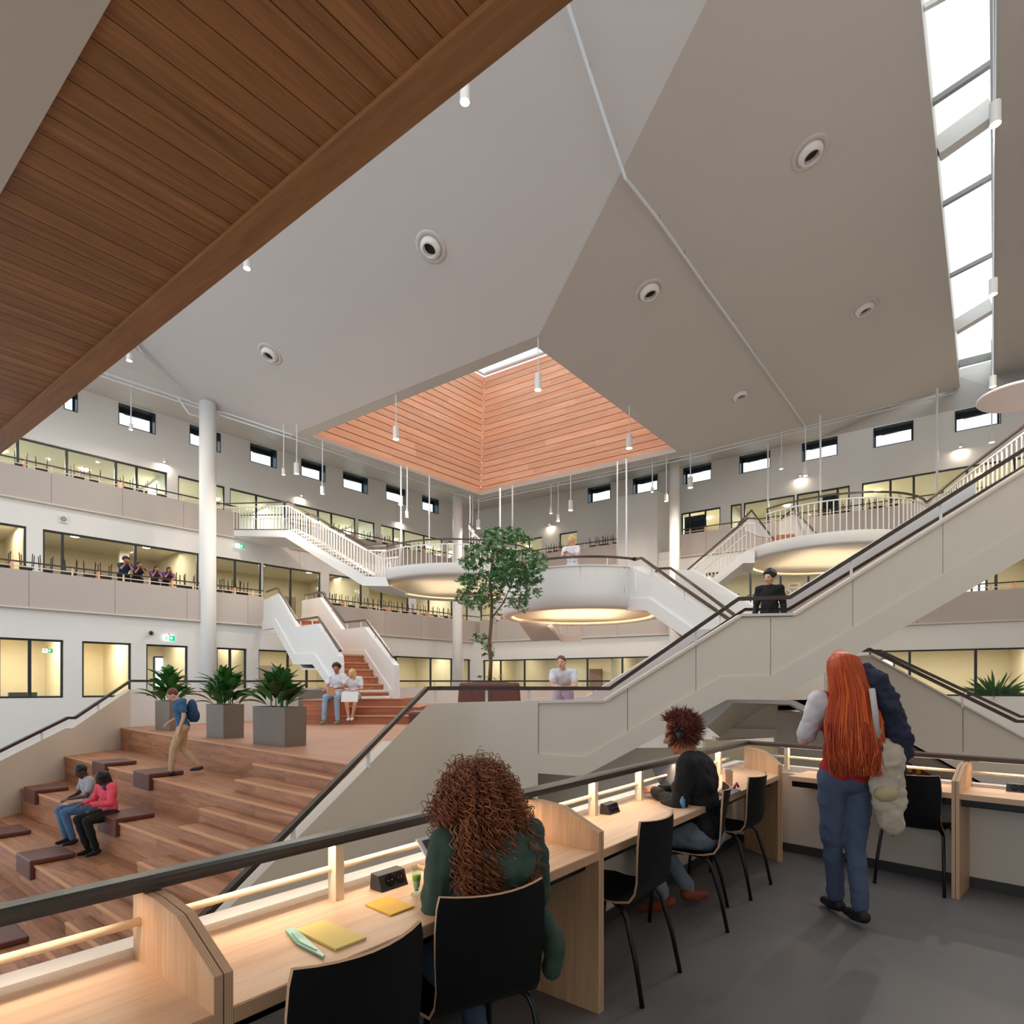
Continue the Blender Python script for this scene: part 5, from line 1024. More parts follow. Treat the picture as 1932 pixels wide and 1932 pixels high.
for x, y, rx, ry, n in cl:
    for _ in range(n):
        a = r_.uniform(0, 6.28); k = math.sqrt(r_.random()); 
        if r_.random() < .2: continue
        p = T(x+rx*k*math.cos(a), y+ry*k*math.sin(a), r_.uniform(-.75, .75)*min(1, rx/30))
        R_ = Euler((r_.uniform(-.9, .9)+.5, r_.uniform(-.6, .6), r_.uniform(0, 6.28))).to_matrix(); s_ = r_.uniform(.055, .11); vs = [p]; m_ = 0
        for j in range(10):
            t = 2*math.pi*j/10; rr_ = s_*(1 if j % 2 == 0 else .38)*(.55 if j == 5 else 1); vs.append(p+R_ @ V((rr_*math.cos(t), rr_*math.sin(t), -.15*rr_)))
        mb.add(vs, [(0, 1+j, 1+(j+1) % 10) for j in range(10)])
o = mb.build('foliage', M['leaf2'], tre, matrix=inv); o['kind'] = 'stuff'
# cushions
def onl(k, px): return isect((V((0, 0, 0)), V(((px-CX)/F, 1, 0))), TLn[k])
for k, x0, x1, lab in ((1, 181, 225, 'brown leather cushion on the tier under the left wall, farther back'), (1, 259, 308, 'brown leather cushion on the same tier as the walking student'), (2, 52, 88, 'brown leather cushion left of the seated pair at lower left'), (2, 193, 256, 'brown leather cushion right of the girl in the pink shirt'), (3, -28, 12, 'brown leather cushion cut by the left picture edge, upper one'), (3, 41, 86, 'brown leather cushion on the third tier below the seated pair'), (4, -70, -6, 'brown leather cushion cut by the left picture edge beneath the balcony rail')):
    a, b = onl(k, x0), onl(k, x1); d = (b-a).normalized(); n = V((d.y, -d.x, 0)); n = n if n.y > 0 else -n; z = zt_(k); b = a+d*max(.42, min(.62, (b-a).length)); e = empty('seat_cushion', Zs((a+b)/2, z), label=lab, cat='cushion'); inv = Matrix.Translation(-e.location)
    MB().prism([Zs(a-n*.06, z+.004), Zs(b-n*.06, z+.004), Zs(b+n*.42, z+.004), Zs(a+n*.42, z+.004)], (0, 0, .062)).build('top_pad', M['leather'], e, matrix=inv, bevel=.014)
    MB().prism([Zs(a-n*.06, z+.03), Zs(b-n*.06, z+.03), Zs(b-n*.004, z+.03), Zs(a-n*.004, z+.03)], (0, 0, -.21)).build('front_pad', M['leather'], e, matrix=inv, bevel=.012)
# pendants: x, y of the lit disc, width px, y where cable starts, shade length factor
pend = [(877, 193, 18.5, -60, 1.8, 'large pendant just below the oak beam'), (466, 507, 14, 380, 1.4, 'pendant left of centre touching the oak beam edge'), (244, 681, 12, 560, 1.3, 'pendant beside the oak beam over the left fold'), (106, 790, 11, 690, 1.3, 'pendant farthest left under the oak beam'),
 (1015, 736, 13, 637, 2.5, 'pendant in front of the larch lantern, right and highest'), (747, 829, 11.5, 745, 2.2, 'pendant in front of the larch lantern, left one'), (1187, 846, 12, 765, 2.2, 'pendant in front of the larch lantern, lower right'), (1878, 235, 24, -200, 1.9, 'largest pendant at the strip skylight'), (1874, 556, 17, -100, 1.9, 'pendant halfway down the strip skylight'), (1873, 730, 14.5, 240, 1.9, 'pendant at the low end of the strip skylight'), (1871, 835, 11.5, 640, 1.9, 'pendant overlapping the rightmost clerestory window'),
 (247, 811, 8, 722, 1.7, 'pendant in front of the left clerestory window'), (535, 896, 6.5, 800, 2, 'small pendant left of the lamp pair at upper left'), (559.5, 894, 9.5, 800, 2.4, 'larger pendant of the pair at upper left'), (608, 932, 7.5, 830, 2, 'pendant between two clerestory windows at left'), (768, 976, 6, 880, 2, 'small pendant right of the left landing rod'), (756, 953, 8.2, 880, 2.2, 'pendant near the last left clerestory windows'),
 (902.5, 997, 7.5, 935, 2.3, 'larger pendant of the trio by the middle column'), (886.7, 998, 5, 935, 1.9, 'small left pendant of the trio by the middle column'), (891.5, 1012, 5.5, 935, 2, 'lowest pendant of the trio by the middle column'), (1039.5, 969, 5.5, 910, 1.9, 'small left pendant of the trio right of the tree'), (1053, 983.5, 6.5, 908, 2, 'lowest pendant of the trio right of the tree'), (1076.5, 963, 8.5, 895, 2.3, 'larger pendant of the trio right of the tree'),
 (1257, 946, 7, 860, 2, 'pendant just left of the right column'), (1230.5, 928.5, 5, 868, 1.8, 'tiny pendant over the lift shaft window'), (1302.5, 920.5, 9.6, 850, 2.3, 'pendant over the clerestory window right of the right column'), (1474, 885, 7, 812, 2, 'pendant left of the pair above the right landing'), (1519.5, 898, 8.5, 803, 2.2, 'pendant above the right landing, right of the pair'), (1796, 825, 8.5, 740, 1.9, 'pendant between the last two right clerestory windows')]
bpy.context.view_layer.update(); DG = bpy.context.evaluated_depsgraph_get()
def ceil_y(x, y0):
    if (x, y0) in ((877, -60), (466, 380), (244, 560), (106, 690)): return NLp.at(x, y0 if y0 > -200 else -60).y
    if x > 1860: return NRp.at(1890, max(y0, -60)).y
    h, l, n, f_i, ob, _ = S.ray_cast(DG, CAMP+ray(x, y0)*9, ray(x, y0).normalized())
    return l.y if h and ob.name.startswith(('ceiling', 'trim', 'wall')) else 24
for x, y, w_, y0, lf, lab in pend:
    D_ = .15; k = abs(x-CX)/F; Y_ = ceil_y(x, y0); D_ = w_*Y_/F/math.sqrt(1+k*k); p = AT(x, y, Y_); top_ = AT(x, y0, Y_); hL = D_*lf*(1.15 if w_ > 15 else .95)
    e = empty('pendant_lamp', p, label='white cylinder '+lab, cat='pendant lamp')
    MB().lathe([(D_/2-.006, .006), (D_/2, 0), (D_/2, hL), (0, hL)], 24).build('shade', M['steel'], e, smooth=False); MB().lathe([(0, .004), (D_/2-.006, .004)], 24).build('diffuser', M['lampon'], e)
    MB().tube([(0, 0, hL), (.01, 0, hL+(top_.z-p.z-hL)*.5), (0, 0, top_.z-p.z)], .006+.0006*Y_, 6).build('cable', M['cable'], e)
    if w_ > 5.9: area(p-V((0, 0, .02)), .12, 130 if w_ > 9 else 60, (1, .90, .76))
# signs, spots, devices
def exit_sign(W, px, z, lab, w_=.42, off_=.08):
    p = W.pt(px, z, off_); e = empty('exit_sign', p, math.atan2(W.d.y, W.d.x), label=lab, cat='sign'); h_ = w_*.5
    MB().box((-w_/2, 0, -h_/2), (w_/2, .04, h_/2)).build('lightbox', M['signw'], e); MB().box((0, -.004, -h_/2), (w_/2, 0, h_/2)).build('green_field', M['green'], e)
    MB().add([(w_*.14, -.006, -h_*.3), (w_*.22, -.006, -h_*.3), (w_*.22, -.006, .0), (w_*.32, -.006, 0), (w_*.18, -.006, h_*.36), (w_*.04, -.006, 0), (w_*.14, -.006, 0)], [tuple(range(7))]).build('arrow', M['signw'], e)
    MB().ell((-w_*.27, -.004, h_*.28), (.022, .003, .022)).add([(-w_*.32, -.005, h_*.12), (-w_*.2, -.005, h_*.14), (-w_*.2, -.005, -h_*.1), (-w_*.12, -.005, -h_*.35), (-w_*.18, -.005, -h_*.38), (-w_*.26, -.005, -h_*.15), (-w_*.36, -.005, -h_*.38), (-w_*.42, -.005, -h_*.34), (-w_*.3, -.005, -h_*.05)], [tuple(range(9))]).build('running_figure', M['green'], e)
    MB().bar((0, .02, h_/2), (0, .02, h_/2+.1), .02, .02).build('bracket', M['gray'], e)
exit_sign(GL, 318, 3.42, 'green and white exit sign above the glass door at left'); exit_sign(ML, 448, 8.1, 'green and white exit sign under the left bridge', .40, .3); exit_sign(GL, 107, 2.82, 'green and white exit sign seen inside the left ground window', .3, -1.5)
def spot(W, px, z, lab):
    p = W.pt(px, z, .16); e = empty('wall_spot', p, math.atan2(W.d.y, W.d.x), label=lab, cat='wall lamp'); MB().lathe([(.055, 0), (.055, .16), (0, .16)], 16).build('barrel', M['steel'], e); MB().lathe([(0, .003), (.05, .003)], 16).build('lens', M['lampon'], e)
    MB().bar((0, 0, .1), (0, .16, .1), .03, .03).build('arm', M['steel'], e); area(p-V((0, 0, .05)), .1, 9, (1, .86, .68))
for W_, px, z, lab in ((TL, 308, 11.95, 'white wall spot lamp above the leftmost top floor window'), (TL, 566, 12.0, 'white wall spot lamp left of the third left rod'), (TL, 754, 12.0, 'white wall spot lamp over the last left top floor windows'), (TR, 1039, 12.2, 'white wall spot lamp above the small panel right of the tree'), (TR, 1511, 12.4, 'white wall spot lamp above the glazed doors at right'), (TR, 1812, 12.4, 'white wall spot lamp high at right over the top floor windows')): spot(W_, px, z, lab)
p = GL.pt(283, 3.58, .14); e = empty('dome_camera', p, label='round dark glass dome camera on the wall above the left windows', cat='camera'); MB().ell((0, 0, 0), .10).build('housing', M['gray'], e, smooth=True); MB().ell((.03, -.05, 0), .07).build('dome', M['black'], e, smooth=True)
p = ML.pt(119, 8.02, .02); e = empty('wall_speaker', p, math.atan2(ML.d.y, ML.d.x), label='square white speaker on wall under the top floor parapet', cat='speaker'); MB().box((-.14, -.04, -.14), (.14, 0, .14)).build('case', M['steel'], e); MB().ell((0, -.04, 0), (.11, .012, .11)).build('grille', M['gray'], e, smooth=True)
a, b, c, d = AT(1487, 1101, 24), AT(1510, 1099, 24), AT(1510, 1114, 24), AT(1487, 1116, 24); sg = empty('paper_sign', (a+c)/2, label='white paper notice hanging right of the man in black', cat='sign'); inv = Matrix.Translation(-sg.location); MB().prism([a, b, c, d], (0, .02, 0)).build('sheet', M['steel'], sg, matrix=inv)
def text(s_, size, parent, loc, rot, m, name='lettering'):
    cu = bpy.data.curves.new(name, 'FONT'); cu.body = s_; cu.size = size; cu.extrude = .001; cu.materials.append(m); t = bpy.data.objects.new(name, cu); C.objects.link(t); me = bpy.data.meshes.new_from_object(t.evaluated_get(bpy.context.evaluated_depsgraph_get())); bpy.data.objects.remove(t)
    o = bpy.data.objects.new(name, me); C.objects.link(o); o.parent = parent; o.location = loc; o.rotation_euler = rot; return o
text('Unit', .14, sg, (-.19, -.02, .03), (math.pi/2, 0, -.0), M['dark']); text('Trans. Bouw', .085, sg, (-.21, -.02, -.12), (math.pi/2, 0, 0), M['dark'])
MB().box((.09, -.012, .03), (.15, -.002, .12)).build('print_block', MAPLE, sg)
# plant seen in the far right ground window
pw2 = empty('window_plant', GR.pt(1892, .75, -1.2), label='bushy dark green plant inside the far right ground floor window', cat='plant'); r_ = random.Random(9); mb = MB()
for i in range(140):
    a = r_.uniform(0, 6.28); el = r_.uniform(.1, 1.3); L_e = r_.uniform(.5, 1.1); d_ = V((math.cos(a)*math.cos(el), math.sin(a)*math.cos(el), math.sin(el))); sd = V((-math.sin(a), math.cos(a), 0))*.035; p = V((0, 0, .1)); e1 = p+d_*L_e*.6; e2 = p+d_*L_e-V((0, 0, .12)); mb.add([p-sd*.3, p+sd*.3, e1+sd, e2, e1-sd], [(0, 1, 2, 3, 4)])
pw2.scale = (1.7, 1.7, 1.5); mb.build('fronds', M['leaf'], pw2); MB().lathe([(.0, 0), (.18, 0), (.22, .3), (0, .3)], 20).build('pot', M['planter'], pw2)
# ---------------------------------------------------------------- people
SK = dict(light=mat('skin_light', (222, 170, 142), .5), mid=mat('skin_mid', (170, 112, 80), .5), dark=mat('skin_dark', (84, 54, 40), .5))
FOLD = bpy.data.textures.new('folds', 'CLOUDS'); FOLD.noise_scale = .085; FOLD.noise_depth = 1
FOLD2 = bpy.data.textures.new('long_folds', 'CLOUDS'); FOLD2.noise_scale = .04
def baked(mb, name, m, parent, voxel, fold=0):
    me = bpy.data.meshes.new(name); me.from_pydata(mb.v, [], mb.f); me.update(); t = bpy.data.objects.new(name, me); C.objects.link(t)
    r = t.modifiers.new('r', 'REMESH'); r.mode = 'VOXEL'; r.voxel_size = voxel; r.use_smooth_shade = True
    s_ = t.modifiers.new('s', 'SMOOTH'); s_.factor = .5; s_.iterations = 3
    if fold:
        for tx, k_ in ((FOLD, 1), (FOLD2, .45)): d_ = t.modifiers.new('d', 'DISPLACE'); d_.texture = tx; d_.strength = fold*k_; d_.mid_level = .36; d_.texture_coords = 'LOCAL'
    dg = bpy.context.evaluated_depsgraph_get(); me2 = bpy.data.meshes.new_from_object(t.evaluated_get(dg)); bpy.data.objects.remove(t); me2.name = name
    me2.materials.clear(); me2.materials.append(m); o = bpy.data.objects.new(name, me2); C.objects.link(o); o.parent = parent; return o
def caps(mb, pts, rs, n=12):
    pts = [V(p) for p in pts]
    for i in range(len(pts)-1): mb.tube([pts[i], pts[i+1]], [rs[i], rs[i+1]], n)
    for p, r in zip(pts, rs): mb.ell(p, r*.995, n=n, m=8)
STAND = dict(pel=(0, 0, .95), chest=(0, .0, 1.28), neck=(0, .0, 1.46), head=(0, .03, 1.60), shL=(-.17, 0, 1.41), shR=(.17, 0, 1.41), elL=(-.22, -.02, 1.13), elR=(.22, -.02, 1.13), wrL=(-.23, .06, .88), wrR=(.23, .06, .88),
  hL=(-.09, 0, .92), hR=(.09, 0, .92), kL=(-.1, .02, .50), kR=(.1, .02, .50), aL=(-.1, -.02, .09), aR=(.1, -.02, .09))
SIT = dict(pel=(0, 0, .56), chest=(0, .05, .88), neck=(0, .08, 1.06), head=(0, .12, 1.19), shL=(-.17, .07, 1.01), shR=(.17, .07, 1.01), elL=(-.22, .14, .76), elR=(.22, .14, .76), wrL=(-.12, .36, .76), wrR=(.12, .36, .76),
  hL=(-.09, .02, .54), hR=(.09, .02, .54), kL=(-.12, .44, .52), kR=(.12, .44, .52), aL=(-.12, .42, .09), aR=(.12, .42, .09))
def human(label, loc, rz_, pose, upd, skin, top, bot, shoe, hair, hairk='cap', sc=1.0, vox=.014, sleeve='long', shorts=False, look=None, slim=1.0, name='person', toes=None, extra=None):
    J = {k: V(v) for k, v in {**pose, **upd}.items()}
    e = empty(name, loc, math.radians(rz_), label=label, cat='person'); e.scale = (sc,)*3
    hd = J['head']; f = V(look) if look else V((0, 1, -.1)); f.normalize(); upv = (hd-J['neck']).normalized(); sx_ = f.cross(upv).normalized(); uz = sx_.cross(f).normalized()
    RH = Matrix((sx_, f, uz)).transposed(); ht = lambda x, y, z: hd+RH @ V((x, y, z))
    b = MB(); b.ell(hd+uz*.012, (.073, .092, .10), RH, 20, 14); b.ell(ht(0, .02, -.055), (.056, .066, .062), RH, 16, 10); caps(b, [ht(0, .088, .012), ht(0, .108, -.018)], [.010, .015]); b.ell(ht(0, .085, -.05), (.026, .014, .010), RH); b.ell(ht(0, .07, -.098), (.024, .02, .018), RH)
    for s_ in (-1, 1): b.ell(ht(s_*.074, -.005, -.005), (.012, .022, .032), RH); b.ell(ht(s_*.035, .07, -.025), (.022, .02, .02), RH); b.ell(ht(s_*.03, .078, .032), (.02, .012, .008), RH)
    caps(b, [hd-uz*.06-f*.015, J['neck'], J['chest'].lerp(J['neck'], .6)], [.05, .052, .07])
    pel, ch = J['pel'], J['chest']; su = (ch-pel).normalized(); sr = (J['shR']-J['shL']).normalized(); sf = su.cross(sr).normalized(); sr = sf.cross(su).normalized(); RT = Matrix((sr, -sf if sf.y < -9 else sf, su)).transposed()
    def torso(mb, g):
        mb.ell(pel, ((.155+g)*slim, .105+g, .12+g), RT, 18, 12); mb.ell(pel.lerp(ch, .5), ((.125+g)*slim, .092+g, .17+g), RT, 18, 12); mb.ell(ch+su*.02, ((.15+g)*slim, .098+g, .16+g), RT, 18, 12)
        caps(mb, [J['shL'], J['chest'].lerp(J['neck'], .72), J['shR']], [.046+g, .062+g, .046+g])
    torso(b, 0)
    for s_ in 'LR':
        sh, el, wr = J['sh'+s_], J['el'+s_], J['wr'+s_]; caps(b, [sh, el], [.046, .038]); caps(b, [el, wr], [.037, .024])
        d = J.get('hand'+s_, (wr-el)).normalized(); ref = V((1, 0, 0)) if abs(d.x) < .8 else V((0, 1, 0)); pn = J.get('palm'+s_, V((0, 0, -1))); pn = (pn-d*pn.dot(d)); pn = pn.normalized() if pn.length > .05 else ref; wd = d.cross(pn).normalized()*(1 if s_ == 'L' else -1)
        RP = Matrix((wd, d, pn)).transposed(); pc = wr+d*.048; b.ell(pc, (.040, .052, .016), RP, 12, 8)
        for i, L_ in enumerate((.070, .080, .074, .058)):
            a = wr+d*.085+wd*(.030-.020*i); m1 = a+d*L_*.5+pn*.012; m2 = a+d*L_*.82+pn*.036; caps(b, [a-d*.02, m1, m2], [.0095, .009, .0078], 8)
        a = wr+d*.02+wd*.034; caps(b, [a, a+d*.032+wd*.026+pn*.01, a+d*.06+wd*.034+pn*.02], [.0125, .0105, .009], 8)
        h, k, an = J['h'+s_], J['k'+s_], J['a'+s_]; caps(b, [h, h.lerp(k, .5), k], [.088*slim, .075*slim, .054]); caps(b, [k, k.lerp(an, .35), an], [.052, .053, .034])
    baked(b, 'body', SK[skin], e, vox)
    t = MB(); torso(t, .014)
    for s_ in 'LR':
        sh, el, wr = J['sh'+s_], J['el'+s_], J['wr'+s_]
        if sleeve == 'long': caps(t, [sh, sh.lerp(el, .5), el], [.058, .056, .048]); caps(t, [el, el.lerp(wr, .4), wr], [.048, .046, .034])
        elif sleeve == 'short': caps(t, [sh, sh.lerp(el, .6)], [.057, .055])
    if extra: extra(t, J, ht)
    baked(t, 'top', top, e, vox, .030)
    t = MB(); t.ell(pel-su*.03, (.168*slim, .118, .11), RT, 18, 12)
    for s_ in 'LR':
        h, k, an = J['h'+s_], J['k'+s_], J['a'+s_]; caps(t, [h, h.lerp(k, .5), k.lerp(h, .35 if shorts else 0)], [.097*slim, .086*slim, .072 if shorts else .064])
        if not shorts: caps(t, [k, k.lerp(an, .4), an+(k-an)*.06], [.062*slim, .060*slim, .047])
    baked(t, 'trousers', bot, e, vox, .018)
    for s_ in 'LR':
        an = J['a'+s_]; td = V((toes or {}).get(s_, (0, 1, 0))); td.normalize(); s2_ = MB(); z_ = an.z; caps(s2_, [an-td*.035+V((0, 0, -.03)), an+td*.03+V((0, 0, -.045)), an+td*.14+V((0, 0, -.058))], [.040, .040, .028]); s2_.ell(an+td*.05+V((0, 0, -.068)), (.04, .04, .016)) ; o = baked(s2_, 'shoe', shoe, e, min(vox, .012))
    for s_ in (-1, 1):
        MB().ell(ht(s_*.031, .086, .016), (.013, .008, .008), RH, 10, 6).build('eye', M['black'], e, smooth=True)
    MB().ell(ht(0, .096, -.055), (.020, .006, .005), RH, 10, 6).build('mouth', mat('lips', (150, 70, 66), .5) if 'lips' not in bpy.data.materials else bpy.data.materials['lips'], e, smooth=True)
    if hairk:
        h = MB(); h.ell(ht(0, -.018, .035), (.084, .098, .098), RH, 16, 12)
        if hairk == 'long': 
            bk_ = V((-f.x, -f.y, 0)).normalized()*.07; caps(h, [ht(0, -.06, .02), hd+bk_*1.1+V((0, 0, -.08)), hd+bk_*1.3+V((0, 0, -.24)), hd+bk_*1.45+V((0, 0, -.42))], [.075, .08, .08, .045]); h.ell(ht(-.07, -.01, -.06), (.025, .05, .1), RH); h.ell(ht(.07, -.01, -.06), (.025, .05, .1), RH)
        if hairk in ('curly', 'afro'):
            r_ = random.Random(len(label)); k_ = 1 if hairk == 'curly' else .45
            for _ in range(90):
                a = r_.uniform(0, 6.28); z_ = r_.uniform(-.6 if hairk == 'curly' else -.1, 1); q0 = math.sqrt(1-z_*z_); dx, dy = q0*math.cos(a), q0*math.sin(a)
                if dy > .45 and z_ < .5: continue
                h.ell(ht(.088*dx, -.02+.10*dy, .04+.10*z_), r_.uniform(.018, .032), n=8, m=6)
            if hairk == 'curly': caps(h, [ht(.03, -.07, -.05), ht(.04, -.08, -.18)], [.07, .05])
        # keep the face clear
        baked(h, 'hair', hair, e, vox)
    return e, J, ht
cl_m = lambda n, c, **k: mat(n, c, k.pop('rough', .85), noise=.08, nscale=9, bump=.35, bscale=18, **k)
HB = mat('hair_black', (22, 18, 17), .5); HBR = mat('hair_brown', (110, 60, 38), .6, noise=.3, nscale=40); HBL = mat('hair_blonde', (214, 176, 116), .55, noise=.2, nscale=40)
WT = cl_m('white_cotton', (226, 224, 230)); JN = cl_m('blue_jeans', (78, 112, 146)); JD = cl_m('dark_jeans', (64, 76, 98)); BK = cl_m('black_cloth', (18, 18, 20)); JL = cl_m('light_jeans', (150, 178, 200)); JG = cl_m('grey_jeans', (120, 132, 144))
SB = mat('black_shoe', (24, 24, 27), .6); SW = mat('white_shoe', (225, 225, 225), .6); SG = mat('olive_shoe', (140, 140, 104), .7); SBR = mat('brown_shoe', (136, 62, 40), .6)

# the curly haired woman at the near desk
G_ = cl_m('green_hoodie', (54, 76, 66))
CBX, CBY, CBR = -.168, 2.05, 30
for o in bpy.data.objects:
    if o.get('label') == 'black chair carrying the curly haired woman in the green hoodie': place(o, CBX, CBY, CBR)
    if o.get('label') == 'black chair under the seated woman in black': place(o, 1.135, 3.84, 70)
def hood(t, J, ht):
    caps(t, [V((-.04, .03, .97)), V((-.03, -.04, .91)), V((0.07, -.075, .84)), V((.15, -.04, .89)), V((.12, .04, .96))], [.03, .042, .045, .042, .03])
    t.ell((.07, -.04, .89), (.085, .05, .08)); caps(t, [V((.20, -.05, .66)), V((.225, -.08, .56)), V((.215, -.08, .48))], [.028, .036, .018])
wa, J, ht = human('woman with big brown curls in a green hoodie, seated at the near desk', (-.085, 2.02, 0), 33, SIT, dict(chest=(.03, .03, .79), neck=(.035, .07, .935), head=(.035, .13, 1.025), shL=(-.13, .05, .925), shR=(.185, .03, .935), elL=(-.16, .06, .69), elR=(.25, .06, .70), wrL=(-.06, .27, .775), wrR=(.16, .31, .765), kL=(-.13, .42, .53), kR=(.13, .42, .53), aL=(-.12, .27, .09), aR=(.12, .27, .09)),
  'light', G_, JD, SB, HBR, None, vox=.009, look=(-.2, 1, -.45), extra=hood)
hm = mat('curl_brown', (128, 70, 42), .45, noise=.35, nscale=14); hm2 = mat('curl_light', (172, 106, 66), .45, noise=.3, nscale=14)
r_ = random.Random(11)
base = MB(); base.ell(ht(0, -.02, .03), (.088, .104, .104)); base.ell(ht(.0, -.045, -.05), (.085, .07, .10)); base.ell(ht(-.01, -.07, -.14), (.07, .05, .10)); baked(base, 'hair_base', hm, wa, .012)
def curl(mb, p, d, L, rad, turns, th, rr, grav=.9, n=4):
    d = V(d).normalized(); pts = []; c = p.copy(); steps = int(turns*7); st = L/steps; ref = d.cross(V((.3, .2, 1))).normalized(); ph = rr.uniform(0, 6.28)
    for i in range(steps+1):
        s_ = i/steps; a = d.cross(ref).normalized(); b_ = a.cross(d).normalized(); w_ = rad*(.35+.65*min(1, s_*2)); ang = ph+turns*2*math.pi*s_
        pts.append(c+(a*math.cos(ang)+b_*math.sin(ang))*w_); d = (d+V((0, 0, -grav*st/L*2.2*(.4+s_)))).normalized(); c = c+d*st; ref = b_
    mb.tube(pts, [th*(1-.6*i/steps) for i in range(steps+1)], n, cap=False)
mbs = [MB(), MB()]
cen = ht(0, -.02, .03)
for i in range(1250):
    a = r_.uniform(0, 6.28); z_ = r_.uniform(-.75, 1); rr0 = math.sqrt(1-z_*z_)
    d = V((rr0*math.cos(a), rr0*math.sin(a), z_)); 
    if d.y > .55 and z_ < .5: continue
    p = cen+V((d.x*.095, d.y*.11, d.z*.105))
    L_ = r_.uniform(.045, .095)*(1.55 if z_ < .25 else 1); curl(mbs[0 if r_.random() < .6 else 1], p, d+V((0, -.25, .05)), L_, r_.uniform(.008, .014), L_*r_.uniform(26, 36), .0028, r_, grav=1.1)
for i in range(480):                                                        # the longer tail over the back
    x = r_.gauss(-.035, .06); p = cen+V((x, -.135+r_.uniform(-.04, .02), r_.uniform(-.16, -.02))); curl(mbs[0 if r_.random() < .6 else 1], p, V((x*.8-.02, -.42, -1)), L_ := r_.uniform(.14, .31), r_.uniform(.008, .014), L_*r_.uniform(18, 26), .0028, r_, grav=.5)
o = mbs[0].build('hair_curls', hm, wa, smooth=True); o['kind'] = 'stuff'; o = mbs[1].build('hair_highlights', hm2, wa, smooth=True); o['kind'] = 'stuff'

# woman in black at the next desk
wb, J, ht = human('woman in a black top with short auburn afro hair and headset, seated at the desk', (1.235, 3.80, 0), 62, SIT, dict(chest=(.0, .04, .86), neck=(0, .10, 1.035), head=(.0, .155, 1.16), shL=(-.165, .08, .985), shR=(.165, .08, .985), elL=(-.21, .12, .73), elR=(.22, .14, .74), wrL=(-.04, .30, .775), wrR=(.10, .30, .775), kR=(.14, .42, .52), aR=(.12, .12, .12), kL=(-.13, .42, .52), aL=(-.17, .22, .14)),
  'mid', BK, JG, SBR, HBR, None, vox=.010, look=(-.2, 1, -.35), toes=dict(R=(.7, -.5, 0), L=(-.2, 1, -.2)))
am = mat('afro_auburn', (118, 58, 42), .6, noise=.3, nscale=20); bs_m = MB(); bs_m.ell(ht(0, -.025, .035), (.098, .108, .11)); baked(bs_m, 'hair_base', am, wb, .012)
mb = MB(); cen = ht(0, -.02, .03)
for i in range(1500):
    a = r_.uniform(0, 6.28); z_ = r_.uniform(-.85, 1); rr0 = math.sqrt(1-z_*z_); d = V((rr0*math.cos(a), rr0*math.sin(a), z_))
    if d.y > .5 and z_ < .45: continue
    p = cen+V((d.x*.09, d.y*.10, d.z*.10)); e1 = p+d*r_.uniform(.03, .055)+V((r_.uniform(-1, 1), r_.uniform(-1, 1), r_.uniform(-1, 1)))*.018; mb.tube([p, p.lerp(e1, .5)+V((r_.uniform(-1, 1), 0, r_.uniform(-1, 1)))*.008, e1], [.0035, .003, .001], 3, cap=False)
o = mb.build('hair_strands', am, wb, smooth=True); o['kind'] = 'stuff'
mb = MB(); mb.tube([ht(.098*math.cos(t), 0, .02+.115*math.sin(t)) for t in (math.pi*k/12 for k in range(13))], .007, 8); mb.ell(ht(-.098, .0, .0), (.02, .034, .034)); mb.ell(ht(.098, 0, 0), (.02, .034, .034)); mb.tube([ht(-.1, .02, -.01), ht(-.085, .09, -.05)], .004, 6); mb.build('headset', M['black'], wb, smooth=True)

# red-haired woman walking away
RT_ = cl_m('red_top', (176, 26, 24)); JC = cl_m('faded_jeans', (76, 88, 112))
wc, J, ht = human('woman with long straight red hair in red top and jeans, walking away at right', (2.10, 3.74, 0), 2, STAND, dict(pel=(0, 0, .93), chest=(0, .0, 1.24), neck=(0, .02, 1.43), head=(0, .045, 1.56), shL=(-.165, 0, 1.37), shR=(.165, 0, 1.37), elL=(-.225, .08, 1.13), elR=(.22, .10, 1.15), wrL=(-.06, .26, 1.26), wrR=(.08, .28, 1.28),
  hL=(-.085, 0, .90), hR=(.085, 0, .90), kL=(-.055, .05, .50), kR=(.05, -.02, .49), aL=(.0, .10, .10), aR=(.02, -.12, .11)), 'light', RT_, JC, SB, HBR, None, vox=.010, slim=.88, sleeve='none')
hr1 = mat('hair_red', (178, 58, 16), .38, noise=.4, nscale=5); hr2 = mat('hair_red_light', (240, 106, 30), .38, noise=.25, nscale=5); 
h = MB(); h.ell(ht(0, -.015, .028), (.088, .105, .102)); caps(h, [ht(0, -.04, .0), ht(0, -.055, -.16), ht(-.01, -.06, -.36), ht(-.01, -.07, -.50)], [.085, .095, .10, .07]); caps(h, [ht(-.05, -.04, -.05), ht(-.085, -.05, -.30), ht(-.085, -.06, -.46)], [.05, .06, .04]); caps(h, [ht(.05, -.04, -.05), ht(.065, -.05, -.30), ht(.065, -.06, -.46)], [.05, .06, .04])
baked(h, 'hair', hr1, wc, .014)
mm = [MB(), MB()]
